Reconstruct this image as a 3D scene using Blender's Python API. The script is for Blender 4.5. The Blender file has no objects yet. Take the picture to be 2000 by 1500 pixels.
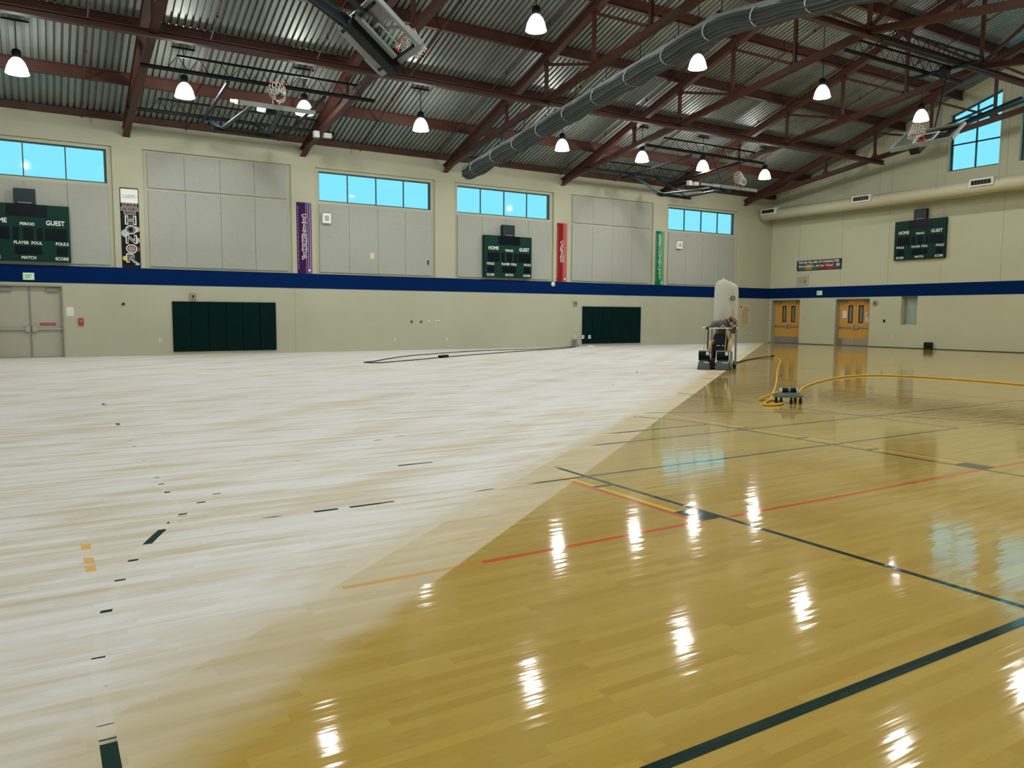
import bpy, math, random
from mathutils import Vector, Matrix
random.seed(7)
SC = bpy.context.scene
COL = SC.collection
PI = math.pi

# ---------------------------------------------------------------- camera
YAW, PITCH, ROLL = 0.549695753, -0.0891574477, 0.00501379
fw = Vector((math.sin(YAW)*math.cos(PITCH), math.cos(YAW)*math.cos(PITCH), math.sin(PITCH)))
rt0 = Vector((math.cos(YAW), -math.sin(YAW), 0)); up0 = rt0.cross(fw)
rt = rt0*math.cos(ROLL) + up0*math.sin(ROLL); up = -rt0*math.sin(ROLL) + up0*math.cos(ROLL)
cam = bpy.data.cameras.new('camera'); camo = bpy.data.objects.new('camera', cam); COL.objects.link(camo)
cam.sensor_width = 36; cam.lens = 1509.99*36/2000; cam.clip_end = 300; cam.clip_start = 0.05
M = Matrix((rt, up, -fw)).transposed().to_4x4(); M.translation = (0, 0, 1.6)
camo.matrix_world = M
SC.camera = camo
# ---------------------------------------------------------------- sky, exposure
w = bpy.data.worlds.new('sky'); SC.world = w; w.use_nodes = True
bg = w.node_tree.nodes['Background']; bg.inputs[0].default_value = (0.25, 0.80, 1.0, 1); bg.inputs[1].default_value = 1.08
SC.view_settings.view_transform = 'Standard'; SC.view_settings.look = 'None'
SC.view_settings.exposure = 0.0; SC.view_settings.gamma = 1.0; SC.view_settings.use_curve_mapping = False
SC.cycles.max_bounces = 8; SC.cycles.diffuse_bounces = 4; SC.cycles.glossy_bounces = 4
SC.cycles.transparent_max_bounces = 12; SC.cycles.sample_clamp_indirect = 4.0
SC.cycles.caustics_reflective = False; SC.cycles.caustics_refractive = False
LAMP_W = 455.0          # light of each high-bay lamp
SHADE_E = 0.85           # glow of its acrylic shade

# ---------------------------------------------------------------- helpers
ORG = {}
def org(o):
    return ORG.get(o.name, Vector((0, 0, 0))) if o else Vector((0, 0, 0))
def tag(o, label=None, cat=None, group=None, kind=None):
    if label: o['label'] = label
    if cat: o['category'] = cat
    if group: o['group'] = group
    if kind: o['kind'] = kind
    return o
def thing(name, loc, label=None, cat=None, group=None, kind=None, rz=0.0):
    o = bpy.data.objects.new(name, None); COL.objects.link(o)
    o.location = loc; o.rotation_euler.z = rz; o.empty_display_size = 0.1
    ORG[o.name] = Vector((0, 0, 0)) if rz else Vector(loc)
    return tag(o, label, cat, group, kind)
class MB:
    def __init__(s): s.v = []; s.f = []
    def add(s, vs, fs):
        n = len(s.v); s.v += [tuple(p) for p in vs]; s.f += [tuple(i+n for i in f) for f in fs]; return s
    def box(s, a, b):
        x0, x1 = sorted((a[0], b[0])); y0, y1 = sorted((a[1], b[1])); z0, z1 = sorted((a[2], b[2]))
        return s.add([(x0,y0,z0),(x1,y0,z0),(x1,y1,z0),(x0,y1,z0),(x0,y0,z1),(x1,y0,z1),(x1,y1,z1),(x0,y1,z1)],
                     [(3,2,1,0),(4,5,6,7),(0,1,5,4),(1,2,6,5),(2,3,7,6),(3,0,4,7)])
    def hexa(s, p):   # 8 points: bottom ring 0-3, top ring 4-7
        return s.add(p, [(3,2,1,0),(4,5,6,7),(0,1,5,4),(1,2,6,5),(2,3,7,6),(3,0,4,7)])
    def bar(s, p, q, wd, dp, upv=(0, 0, 1)):
        p = Vector(p); q = Vector(q); d = (q-p).normalized(); u = Vector(upv)
        sd = d.cross(u)
        if sd.length < 1e-4: sd = d.cross(Vector((1, 0, 0)))
        sd.normalize(); u = sd.cross(d).normalized()
        a = sd*wd/2; b = u*dp/2
        return s.hexa([p-a-b, p+a-b, q+a-b, q-a-b, p-a+b, p+a+b, q+a+b, q-a+b])
    def tube(s, pts, r, n=8, cap=True, closed=False):
        pts = [Vector(p) for p in pts]; k = len(pts)
        rr = r if isinstance(r, (list, tuple)) else [r]*k
        base = len(s.v); ref = None
        for i, p in enumerate(pts):
            a = pts[(i-1) % k] if (closed or i > 0) else p
            b = pts[(i+1) % k] if (closed or i < k-1) else p
            d = (b-a).normalized()
            if ref is None:
                ref = Vector((0, 0, 1)) if abs(d.z) < 0.9 else Vector((1, 0, 0))
            x = d.cross(ref).normalized(); y = x.cross(d).normalized(); ref = y
            for j in range(n):
                t = 2*PI*j/n
                s.v.append(tuple(p + x*math.cos(t)*rr[i] + y*math.sin(t)*rr[i]))
        m = k if closed else k-1
        for i in range(m):
            for j in range(n):
                a = base+i*n+j; b = base+i*n+(j+1) % n; c = base+((i+1) % k)*n+(j+1) % n; d = base+((i+1) % k)*n+j
                s.f.append((a, b, c, d))
        if cap and not closed:
            s.f.append(tuple(base+j for j in range(n))[::-1]); s.f.append(tuple(base+(k-1)*n+j for j in range(n)))
        return s
    def lathe(s, prof, c=(0, 0, 0), n=20, axis='z', capb=True, capt=True):
        base = len(s.v); c = Vector(c)
        for r, z in prof:
            for j in range(n):
                t = 2*PI*j/n; a, b = r*math.cos(t), r*math.sin(t)
                s.v.append(tuple(c + (Vector((a, b, z)) if axis == 'z' else Vector((z, a, b)) if axis == 'x' else Vector((b, z, a)))))
        for i in range(len(prof)-1):
            for j in range(n):
                s.f.append((base+i*n+j, base+i*n+(j+1) % n, base+(i+1)*n+(j+1) % n, base+(i+1)*n+j))
        if capb: s.f.append(tuple(base+j for j in range(n))[::-1])
        if capt: s.f.append(tuple(base+(len(prof)-1)*n+j for j in range(n)))
        return s
    def ring(s, c, ax1, ax2, R, r, n=24, m=6):
        c = Vector(c); ax1 = Vector(ax1); ax2 = Vector(ax2)
        return s.tube([c+ax1*R*math.cos(2*PI*i/n)+ax2*R*math.sin(2*PI*i/n) for i in range(n)], r, m, closed=True)
    def build(s, name, mat, parent=None, smooth=False, base=None, kind=None):
        if parent is not None: o0 = org(parent)
        elif base is not None: o0 = Vector(base)
        else:
            xs = [p[0] for p in s.v]; ys = [p[1] for p in s.v]; zs = [p[2] for p in s.v]
            o0 = Vector(((min(xs)+max(xs))/2, (min(ys)+max(ys))/2, min(zs)))
        me = bpy.data.meshes.new(name)
        me.from_pydata([tuple(Vector(p)-o0) for p in s.v], [], s.f); me.update()
        if smooth:
            for p in me.polygons: p.use_smooth = True
        o = bpy.data.objects.new(name, me); COL.objects.link(o)
        for m in (mat if isinstance(mat, (list, tuple)) else [mat]): me.materials.append(m)
        if parent is not None: o.parent = parent; ORG[o.name] = org(parent)
        else: o.location = o0; ORG[o.name] = o0
        if kind: o['kind'] = kind
        return o
def text_on(mb, txt, wall, uc, zc, width, height, d, bold=0.012, thick=0.006, slant=0.0):
    """flat lettering standing on a wall face; wall 'A' (faces -Y) or 'B' (faces -X)"""
    cu = bpy.data.curves.new('lettering', 'FONT'); cu.body = txt; cu.size = 1; cu.offset = bold; cu.extrude = 0.0; cu.resolution_u = 3
    cu.shear = slant
    ob = bpy.data.objects.new('lettering', cu); COL.objects.link(ob)
    dg = bpy.context.evaluated_depsgraph_get(); me = bpy.data.meshes.new_from_object(ob.evaluated_get(dg))
    bpy.data.objects.remove(ob); bpy.data.curves.remove(cu)
    if not me.vertices: return
    xs = [v.co.x for v in me.vertices]; ys = [v.co.y for v in me.vertices]
    x0, x1, y0, y1 = min(xs), max(xs), min(ys), max(ys)
    sx = width/(x1-x0) if width else height/(y1-y0); sy = height/(y1-y0)
    vs = []
    for v in me.vertices:
        a = (v.co.x-(x0+x1)/2)*sx; b = (v.co.y-(y0+y1)/2)*sy
        vs.append((uc+a, YA-d-thick, zc+b) if wall == 'A' else (XB-d-thick, uc-a, zc+b))
    mb.add(vs, [tuple(p.vertices) for p in me.polygons])
    bpy.data.meshes.remove(me)

# ---- materials
def mat(name, col, rough=0.6, metal=0.0, var=0.06, scale=4.0, emit=None, estr=0.0, spec=0.5, bump=0.0, stretch=(1, 1, 1), alpha=None):
    m = bpy.data.materials.new(name); m.use_nodes = True; nt = m.node_tree; b = nt.nodes['Principled BSDF']
    b.inputs['Roughness'].default_value = rough; b.inputs['Metallic'].default_value = metal
    b.inputs['Specular IOR Level'].default_value = spec
    tc = nt.nodes.new('ShaderNodeNewGeometry'); mp = nt.nodes.new('ShaderNodeMapping'); mp.inputs['Scale'].default_value = stretch
    nz = nt.nodes.new('ShaderNodeTexNoise'); nz.inputs['Scale'].default_value = scale; nz.inputs['Detail'].default_value = 3
    nt.links.new(tc.outputs['Position'], mp.inputs[0]); nt.links.new(mp.outputs[0], nz.inputs['Vector'])
    mx = nt.nodes.new('ShaderNodeMix'); mx.data_type = 'RGBA'
    mx.inputs[6].default_value = tuple(max(0, c*(1-var)) for c in col)+(1,); mx.inputs[7].default_value = tuple(min(1, c*(1+var)) for c in col)+(1,)
    nt.links.new(nz.outputs[0], mx.inputs[0]); nt.links.new(mx.outputs[2], b.inputs['Base Color'])
    if bump:
        bp = nt.nodes.new('ShaderNodeBump'); bp.inputs['Strength'].default_value = bump; bp.inputs['Distance'].default_value = 0.02
        nt.links.new(nz.outputs[0], bp.inputs['Height']); nt.links.new(bp.outputs[0], b.inputs['Normal'])
    if emit:
        b.inputs['Emission Color'].default_value = tuple(emit)+(1,); b.inputs['Emission Strength'].default_value = estr
    return m
def glass_mat(name, tint, refl=0.08, rough=0.02):
    m = bpy.data.materials.new(name); m.use_nodes = True; nt = m.node_tree
    nt.nodes.remove(nt.nodes['Principled BSDF']); out = nt.nodes['Material Output']
    t = nt.nodes.new('ShaderNodeBsdfTransparent'); t.inputs[0].default_value = tuple(tint)+(1,)
    g = nt.nodes.new('ShaderNodeBsdfGlossy'); g.inputs['Roughness'].default_value = rough
    lw = nt.nodes.new('ShaderNodeLayerWeight'); lw.inputs[0].default_value = 0.5
    fr = nt.nodes.new('ShaderNodeMapRange'); fr.inputs[1].default_value = 0.3; fr.inputs[2].default_value = 1.0; fr.inputs[3].default_value = 0.03; fr.inputs[4].default_value = 0.35; nt.links.new(lw.outputs['Facing'], fr.inputs[0])
    mx = nt.nodes.new('ShaderNodeMixShader')
    nt.links.new(fr.outputs[0], mx.inputs[0]); nt.links.new(t.outputs[0], mx.inputs[1]); nt.links.new(g.outputs[0], mx.inputs[2])
    nt.links.new(mx.outputs[0], out.inputs[0]); return m

PAINT = mat('cream_wall_paint', (0.43, 0.435, 0.325), 0.8, var=0.07, scale=0.7, bump=0.05)
PAINT2 = mat('cream_pilaster_paint', (0.42, 0.42, 0.31), 0.8, var=0.04, scale=0.8)
GABLE = mat('cream_gable_paint', (0.50, 0.51, 0.37), 0.8, var=0.05, scale=0.6)
ACOUSTIC = mat('acoustic_fabric', (0.345, 0.36, 0.32), 0.95, var=0.07, scale=14, bump=0.1)
BLUE = mat('royal_blue_paint', (0.0005, 0.016, 0.088), 0.7, var=0.1, spec=0.04)
BROWN = mat('rust_brown_steel', (0.058, 0.021, 0.014), 0.55, var=0.3, scale=2, spec=0.25)
DECK = mat('galvanised_roof_deck', (0.205, 0.225, 0.20), 0.45, metal=0.45, var=0.45, scale=1.2, stretch=(1.5, 0.25, 1))
BLACK = mat('black_steel', (0.006, 0.007, 0.009), 0.5, var=0.2, spec=0.2)
NAVY = mat('navy_black_steel', (0.006, 0.016, 0.026), 0.45, var=0.2, spec=0.3)
ALU = mat('aluminium', (0.24, 0.27, 0.26), 0.45, metal=0.2, var=0.1, spec=0.3)
STEEL = mat('brushed_steel', (0.55, 0.54, 0.50), 0.3, metal=0.9, var=0.1)
GREYM = mat('grey_metal', (0.22, 0.22, 0.20), 0.5, var=0.1)
GREEN = mat('dark_green_vinyl', (0.0005, 0.013, 0.012), 0.6, var=0.3, scale=3, spec=0.06)
SBG = mat('scoreboard_green', (0.002, 0.030, 0.022), 0.5, var=0.1, spec=0.15)
SBD = mat('scoreboard_dark_panel', (0.0006, 0.004, 0.007), 0.3, var=0.2, spec=0.15)
WHITE = mat('white_lettering', (0.80, 0.82, 0.78), 0.6, var=0.03)
OFFW = mat('off_white_plastic', (0.70, 0.69, 0.62), 0.5, var=0.03)
GLASS = glass_mat('frosted_window_glass', (0.96, 1.0, 1.0))
CLEAR = glass_mat('clear_board_glass', (0.88, 0.93, 0.92))
FRAME = mat('dark_teal_window_frame', (0.02, 0.06, 0.075), 0.5, var=0.1)
DOORC = mat('beige_door_paint', (0.40, 0.385, 0.32), 0.6, var=0.04)
JAMB = mat('beige_door_frame', (0.36, 0.34, 0.27), 0.6, var=0.05)
OAK = mat('oak_veneer', (0.58, 0.31, 0.065), 0.45, var=0.18, scale=5, stretch=(6, 6, 0.6))
DUCT = mat('cream_duct_paint', (0.50, 0.48, 0.34), 0.55, var=0.05)
PAPER = mat('paper', (0.72, 0.71, 0.64), 0.9, var=0.04)
TANP = mat('tan_paper', (0.55, 0.46, 0.28), 0.9, var=0.06)
RED = mat('red_paint', (0.38, 0.03, 0.03), 0.5, var=0.08)
ORANGE = mat('rim_orange', (0.42, 0.05, 0.03), 0.4, var=0.08)
NETM = mat('net_cord', (0.62, 0.60, 0.55), 0.9, var=0.08)
CURT = mat('grey_divider_vinyl', (0.032, 0.040, 0.041), 0.65, var=0.2, scale=3)
CURT2 = mat('pale_grey_curtain_hem', (0.16, 0.19, 0.19), 0.6, var=0.1)
STRAP = mat('pale_strap', (0.42, 0.45, 0.43), 0.7, var=0.1)

YA, XB, XL, YF = 32.0, 37.9, -5.9, -1.1
YR = 15.5
TR = [-3.43, 3.05, 9.53, 16.0, 22.48, 28.96, 35.44]
BAY = [-0.19, 6.29, 12.77, 19.24, 25.72, 32.2]
def half(y): return (YA-y) if y >= YR else (y-YF)       # run from the eave
def zdeck(y): return 8.72 + 0.32*half(y)
def zpur(y): return 8.32 + 0.32*half(y)
def ztc(y): return 7.98 + 0.32*half(y)                   # underside of the top chords
def zbc(y): return 8.10 + 0.137*half(y)                  # underside of the bottom chords

# ================================================================ FLOOR
class X:
    """tiny expression wrapper over shader math nodes"""
    nt = None
    def __init__(s, k): s.k = k
    @staticmethod
    def m(op, a, b=None, c=None):
        n = X.nt.nodes.new('ShaderNodeMath'); n.operation = op
        for i, q in enumerate((a, b, c)):
            if q is None: continue
            if isinstance(q, X): X.nt.links.new(q.k, n.inputs[i])
            else: n.inputs[i].default_value = q
        return X(n.outputs[0])
    def __add__(s, o): return X.m('ADD', s, o)
    def __sub__(s, o): return X.m('SUBTRACT', s, o)
    def __rsub__(s, o): return X.m('SUBTRACT', o, s)
    def __mul__(s, o): return X.m('MULTIPLY', s, o)
    __radd__ = __add__; __rmul__ = __mul__
    def abs(s): return X.m('ABSOLUTE', s)
    def max(s, o): return X.m('MAXIMUM', s, o)
    def min(s, o): return X.m('MINIMUM', s, o)
    def lt(s, o): return X.m('LESS_THAN', s, o)
    def gt(s, o): return X.m('GREATER_THAN', s, o)
    def floor(s): return X.m('FLOOR', s)
def sstep(e0, e1, x):
    n = X.nt.nodes.new('ShaderNodeMapRange'); n.interpolation_type = 'SMOOTHSTEP'
    for i, q in ((0, x), (1, e0), (2, e1)):
        if isinstance(q, X): X.nt.links.new(q.k, n.inputs[i])
        else: n.inputs[i].default_value = q
    return X(n.outputs[0])
def noise(vec, scale=(1, 1, 1), detail=2, sc=1.0, rough=0.5):
    mp = X.nt.nodes.new('ShaderNodeMapping'); mp.inputs['Scale'].default_value = scale; X.nt.links.new(vec, mp.inputs[0])
    n = X.nt.nodes.new('ShaderNodeTexNoise'); n.inputs['Scale'].default_value = sc; n.inputs['Detail'].default_value = detail
    n.inputs['Roughness'].default_value = rough
    X.nt.links.new(mp.outputs[0], n.inputs['Vector']); return X(n.outputs[0])
def mixc(f, a, b):
    n = X.nt.nodes.new('ShaderNodeMix'); n.data_type = 'RGBA'
    for i, q in ((0, f), (6, a), (7, b)):
        if isinstance(q, X): X.nt.links.new(q.k, n.inputs[i])
        elif isinstance(q, (tuple, list)): n.inputs[i].default_value = tuple(q)+(1,)
        elif isinstance(q, (int, float)): n.inputs[i].default_value = q
        else: X.nt.links.new(q, n.inputs[i])
    return X(n.outputs[2])
def floor_material(name, per_plank):
    m = bpy.data.materials.new(name); m.use_nodes = True; nt = m.node_tree; X.nt = nt
    B = nt.nodes['Principled BSDF']
    geo = nt.nodes.new('ShaderNodeNewGeometry'); pos = geo.outputs['Position']
    sp = nt.nodes.new('ShaderNodeSeparateXYZ'); nt.links.new(pos, sp.inputs[0]); x = X(sp.outputs[0]); y = X(sp.outputs[1])
    # per-board tint
    if per_plank:
        oi = nt.nodes.new('ShaderNodeObjectInfo'); tint = X(oi.outputs['Random'])
    else:
        row = (y*(1/0.06)).floor()
        wn = nt.nodes.new('ShaderNodeTexWhiteNoise'); wn.noise_dimensions = '1D'; nt.links.new(row.k, wn.inputs['W'])
        col = (x*(1/0.75)+X(wn.outputs[0])*7.0).floor()
        w2 = nt.nodes.new('ShaderNodeTexWhiteNoise'); w2.noise_dimensions = '2D'
        cb = nt.nodes.new('ShaderNodeCombineXYZ'); nt.links.new(row.k, cb.inputs[0]); nt.links.new(col.k, cb.inputs[1]); nt.links.new(cb.outputs[0], w2.inputs['Vector'])
        tint = X(w2.outputs[0])
    grain = noise(pos, (2.5, 70, 1), 3); blot = noise(pos, (1.1, 5, 1), 3)
    dark = noise(pos, (3.0, 22, 1), 2)
    # sanding front: s > 0 is the sanded side
    s = (y-5.92)*0.787 - (x-4.3)*0.617
    near = sstep(2.1, 1.4, x)
    edge = s + near*(noise(pos, (1.6, 3.0, 1), 2)-0.5)*0.45
    sand = sstep(near*-0.14-0.012, near*0.16+0.012, edge)
    streak = noise(pos, (0.32, 7.0, 1), 4, rough=0.6); streak2 = noise(pos, (0.9, 1.3, 1), 2)
    fine = noise(pos, (0.55, 16, 1), 2)
    diag = nt.nodes.new('ShaderNodeMapping'); diag.inputs['Rotation'].default_value = (0, 0, -0.66); nt.links.new(pos, diag.inputs[0])
    band = noise(diag.outputs[0], (0.10, 1.5, 1), 2)
    level = s*0.9 + (streak2-0.5)*0.9 + (streak-0.5)*1.3 + (band-0.5)*1.6
    white = sstep(0.15, 0.75, level)
    white = white.max(sstep(0.50, 0.512, s+(band-0.5)*0.12)*(0.30+streak*0.25))
    resid = sstep(0.47, 0.62, streak*0.55+streak2*0.22+band*0.28-sstep(0.0, 14.0, y)*0.015)
    white = white*(1.0-resid*0.72)*(1.0-sstep(0.86, 0.9, tint)*0.35)
    # colours
    wood = mixc(tint, (0.475, 0.315, 0.060), (0.575, 0.405, 0.092)); wood = mixc(grain*0.35, wood, (0.40, 0.255, 0.030)); wood = mixc(sstep(0.62, 0.80, dark)*0.25, wood, (0.22, 0.13, 0.04))
    tan = mixc(tint, (0.56, 0.475, 0.30), (0.64, 0.56, 0.39)); tan = mixc(blot*0.4, tan, (0.50, 0.40, 0.22))
    wht = mixc(tint, (0.715, 0.705, 0.695), (0.80, 0.795, 0.80)); wht = mixc(sstep(0.60, 0.75, fine)*0.30, wht, (0.50, 0.43, 0.33))
    base = mixc(sand, wood, mixc(white, tan, wht))
    # painted court lines
    def rect(x0, x1, y0, y1): return ((x-(x0+x1)/2).abs()-(x1-x0)/2).max((y-(y0+y1)/2).abs()-(y1-y0)/2).lt(0.0)
    def arc(cx, cy, r, wd):
        d = X.m('SQRT', (x-cx)*(x-cx)+(y-cy)*(y-cy)); return (d-r).abs().lt(wd)
    def union(*q):
        r = q[0]
        for k in q[1:]: r = r.max(k)
        return r
    hw = 0.029
    green = union(rect(4.575, 4.63, 1.96, 8.17), rect(8.41, 8.465, 1.96, 8.17), rect(-6, 38, 1.93, 1.99), rect(4.6, 8.43, 8.14, 8.20),
        rect(4.37, 4.63, 4.28, 4.60), rect(8.41, 8.68, 4.25, 4.58), rect(4.37, 4.6, 5.63, 5.69), rect(8.43, 8.67, 5.58, 5.64), rect(8.43, 8.67, 6.59, 6.65), rect(8.43, 8.67, 7.61, 7.67), rect(4.37, 4.6, 6.62, 6.68),
        arc(6.58, 3.5, 6.42, hw)*y.gt(3.5), rect(12.97, 13.03, 1.96, 3.5), arc(6.5, 8.17, 1.92, hw)*y.gt(8.17), rect(0.13, 0.19, 1.96, 3.5), rect(16.0, 16.06, 1.96, 30))
    blue = union(rect(0.9, 11.33, 6.06, 6.11), rect(0.9, 17.0, 7.50, 7.555), rect(11.27, 11.325, 6.08, 14.5), rect(14.65, 14.70, 7.5, 18), rect(0.905, 0.955, 6.08, 16.5),
        rect(0.9, 30, 15.25, 15.30), arc(15.9, 15.5, 1.95, 0.03), arc(27.0, 15.5, 7.0, 0.03), rect(16.0, 33, 11.9, 11.95), rect(26, 35.5, 17.4, 17.45), rect(26, 35.5, 13.6, 13.65))
    redm = union(rect(2.2, 4.36, 4.245, 4.295), rect(4.64, 20.0, 4.235, 4.285), rect(4.315, 4.365, 4.26, 6.2), rect(8.70, 8.74, 4.26, 9.0))
    orange = rect(1.46, 2.4, 4.245, 4.295)
    yel = union(rect(4.378, 4.43, 4.60, 6.2), rect(8.62, 8.67, 4.58, 9.4)); yel2 = rect(1.9, 7.2, 4.77, 4.84); yel3 = rect(0.19, 0.25, 5.25, 6.25)
    deep = sstep(0.28, 0.42, s)
    remain = sstep(0.645, 0.66, noise(pos, (1.2, 9.0, 1), 1, sc=1.3)*0.7+noise(pos, (0.8, 0.8, 1), 1)*0.32)
    keep = (1.0-deep)*(1.0-sand*0.15) + deep*remain
    km = union(rect(0.45, 0.75, 5.8, 6.15), rect(0.72, 0.80, 6.3, 6.4), rect(1.85, 2.05, 6, 6.2), rect(2.15, 2.55, 6, 6.2), rect(3.2, 3.6, 7.4, 7.6), rect(0.85, 1.0, 15.1, 15.4), rect(0.85, 1.0, 12.25, 12.5), rect(0.1, 0.3, 4.56, 4.60), rect(0.1, 0.25, 1.9, 3.17), rect(0.3, 0.5, 5.44, 5.48), rect(0.25, 0.4, 5.07, 5.1))
    keep = keep.max(km*sstep(0.36, 0.40, fine)).min(1.0)
    anyl = union(green, blue)
    base = mixc(anyl*deep*0.16, base, (0.80, 0.79, 0.76))
    base = mixc(yel2*(1.0-deep)*0.35, base, (0.60, 0.36, 0.03))
    base = mixc(yel*keep, base, (0.80, 0.57, 0.01))
    base = mixc(yel3*sstep(0.50, 0.56, noise(pos, (1, 5.5, 1), 1, sc=1.5))*0.85, base, (0.72, 0.43, 0.06))
    base = mixc(redm*(1.0-sand*0.75)*(1.0-deep), base, (0.62, 0.10, 0.012)); base = mixc(orange*0.75, base, (0.62, 0.33, 0.06))
    base = mixc(blue*keep, base, (0.010, 0.020, 0.045)); base = mixc(green*keep, base, (0.003, 0.028, 0.020))
    nt.links.new(base.k, B.inputs['Base Color'])
    fin = 1.0-sand
    nt.links.new((sand*0.42+0.36).k, B.inputs['Roughness'])
    nt.links.new((fin*1.0).k, B.inputs['Coat Weight']); B.inputs['Coat Roughness'].default_value = 0.06; B.inputs['Coat IOR'].default_value = 1.5
    nt.links.new((sand*0.15+0.02).k, B.inputs['Specular IOR Level'])
    h = noise(pos, (0.9, 9.0, 1), 2)+noise(pos, (1.6, 34.0, 1), 1)*0.22
    bp = nt.nodes.new('ShaderNodeBump'); bp.inputs['Strength'].default_value = 0.5; bp.inputs['Distance'].default_value = 0.0035
    nt.links.new(h.k, bp.inputs['Height']); nt.links.new(bp.outputs[0], B.inputs['Coat Normal'])
    return m
FLOORM = floor_material('maple_floor', False); PLANKM = floor_material('maple_plank', True)
PX0, PX1, PY0, PROWS, PW = -0.45, 4.45, 1.14, 40, 0.06
PY1 = PY0+PROWS*PW
fb = MB(); X0, X1, Y0, Y1 = XL-0.4, XB+0.7, YF-0.4, YA+0.5
for a, b in (((X0, Y0), (PX0, Y1)), ((PX1, Y0), (X1, Y1)), ((PX0, Y0), (PX1, PY0)), ((PX0, PY1), (PX1, Y1))):
    fb.box((a[0], a[1], -0.12), (b[0], b[1], 0.0))
fb.box((PX0, PY0, -0.12), (PX1, PY1, -0.02))
floor = fb.build('floor', FLOORM, base=(0, 0, 0)); tag(floor, kind='structure')
pm = bpy.data.meshes.new('floor_plank')
g = 0.0
e_ = 0.4985
pm.from_pydata([(-.5,-.5,-1),(.5,-.5,-1),(.5,.5,-1),(-.5,.5,-1),(-.5,-.5,-.015),(.5,-.5,-.015),(.5,.5,-.015),(-.5,.5,-.015),(-.4998,-e_,0),(.4998,-e_,0),(.4998,e_,0),(-.4998,e_,0)], [],
   [(3,2,1,0),(0,1,5,4),(1,2,6,5),(2,3,7,6),(3,0,4,7),(4,5,9,8),(5,6,10,9),(6,7,11,10),(7,4,8,11),(8,9,10,11)])
pm.materials.append(PLANKM)
for r in range(PROWS):
    x = PX0; yc = PY0+(r+0.5)*PW; cuts = []
    first = random.uniform(0.2, 0.75)
    n = 7 if r % 5 else 8
    ls = [random.uniform(0.45, 1.0) for _ in range(n)]; ls[0] *= first+0.3
    k = (PX1-PX0)/sum(ls)
    for L in ls:
        L *= k
        o = bpy.data.objects.new('floor_plank', pm); COL.objects.link(o); o.parent = floor
        o.location = (x+L/2, yc, 0.0); o.scale = (L, PW, 0.0195); x += L

# ================================================================ WALLS
def cells(mb, u0, u1, z0, z1, holes, fn):
    us = sorted({u0, u1, *[h[0] for h in holes], *[h[1] for h in holes]}); zs = sorted({z0, z1, *[h[2] for h in holes], *[h[3] for h in holes]})
    us = [q for q in us if u0 <= q <= u1]; zs = [q for q in zs if z0 <= q <= z1]
    for i in range(len(us)-1):
        for j in range(len(zs)-1):
            cu, cz = (us[i]+us[i+1])/2, (zs[j]+zs[j+1])/2
            if any(h[0] < cu < h[1] and h[2] < cz < h[3] for h in holes): continue
            fn(us[i], us[i+1], zs[j], zs[j+1])
ZS0, ZS1 = 2.655, 3.26
WINBAY = [0, 2, 3, 5]; HW = 2.57
winA = [(BAY[i]-HW, BAY[i]+HW, 6.28, 7.50) for i in WINBAY]
DOORA = (-1.21, 0.83, 0.0, 2.58)
mb = MB()
cells(mb, XL, XB, 0, ZS1, [DOORA], lambda a, b, c, d: mb.box((a, YA, c), (b, YA+0.4, d)))
cells(mb, XL, XB, ZS1, 8.6, winA, lambda a, b, c, d: mb.box((a, YA+0.10, c), (b, YA+0.4, d)))
wall_back = mb.build('wall_back', PAINT, base=(16, YA, 0)); tag(wall_back, kind='structure')
mb = MB()
edges = [XL]+[t for t in TR if t > XL]+[XB]
for t in TR: mb2 = MB().box((max(t-0.50, XL), YA, ZS1), (min(t+0.50, XB), YA+0.10, 7.62)); mb2.build('pilaster', PAINT2, wall_back)
MB().box((XL, YA, 7.62), (XB, YA+0.10, 8.6)).build('wall_header', PAINT, wall_back)
MB().box((35.94, YA, ZS1), (XB, YA+0.10, 7.62)).build('wall_return', PAINT, wall_back)
MB().box((9.09, YA-0.004, 0.0), (9.105, YA, ZS0)).build('panel_joint', JAMB, wall_back)
def panel(u0, u1, z0, z1):
    MB().box((u0+0.006, YA+0.045, z0), (u1-0.006, YA+0.10, z1)).build('acoustic_panel', ACOUSTIC, wall_back)
for i in range(6):
    c = BAY[i]
    for k in range(4):
        u0 = c-2.58+k*1.29
        panel(u0, u0+1.29, 3.35, 6.15)
        if i not in WINBAY: panel(u0, u0+1.29, 6.25, 7.54)
# windows in the scoreboard wall
wn = 0
def window_flat(n, axis, u0, u1, z0, z1, pane_n, plane, sgn):
    base = ((u0+u1)/2, plane, z0) if axis == 'A' else (plane, (u0+u1)/2, z0)
    t = thing('window_%d' % n, base, kind='structure')
    def bx(m, a, b, c, d, p0, p1):
        return m.box((a, p0, c), (b, p1, d)) if axis == 'A' else m.box((p0, a, c), (p1, b, d))
    f = MB(); th = 0.05
    p0, p1 = plane, plane+0.06*sgn
    bx(f, u0, u1, z0, z0+th, p0, p1); bx(f, u0, u1, z1-th, z1, p0, p1); bx(f, u0, u0+th, z0+th, z1-th, p0, p1); bx(f, u1-th*1.6, u1, z0+th, z1-th, p0, p1)
    f.build('window_frame', FRAME, t)
    wd = (u1-u0)/pane_n
    for k in range(1, pane_n): bx(MB(), u0+k*wd-0.02, u0+k*wd+0.02, z0+th, z1-th, p0, p1).build('mullion', FRAME, t)
    for k in range(pane_n): bx(MB(), u0+k*wd+0.015, u0+(k+1)*wd-0.015, z0+th*0.5, z1-th*0.5, plane+0.025*sgn, plane+0.035*sgn).build('pane', GLASS, t)
    return t
for i, h in enumerate(winA): window_flat(i+1, 'A', h[0], h[1], h[2], h[3], 4, YA+0.2, 1)
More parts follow.
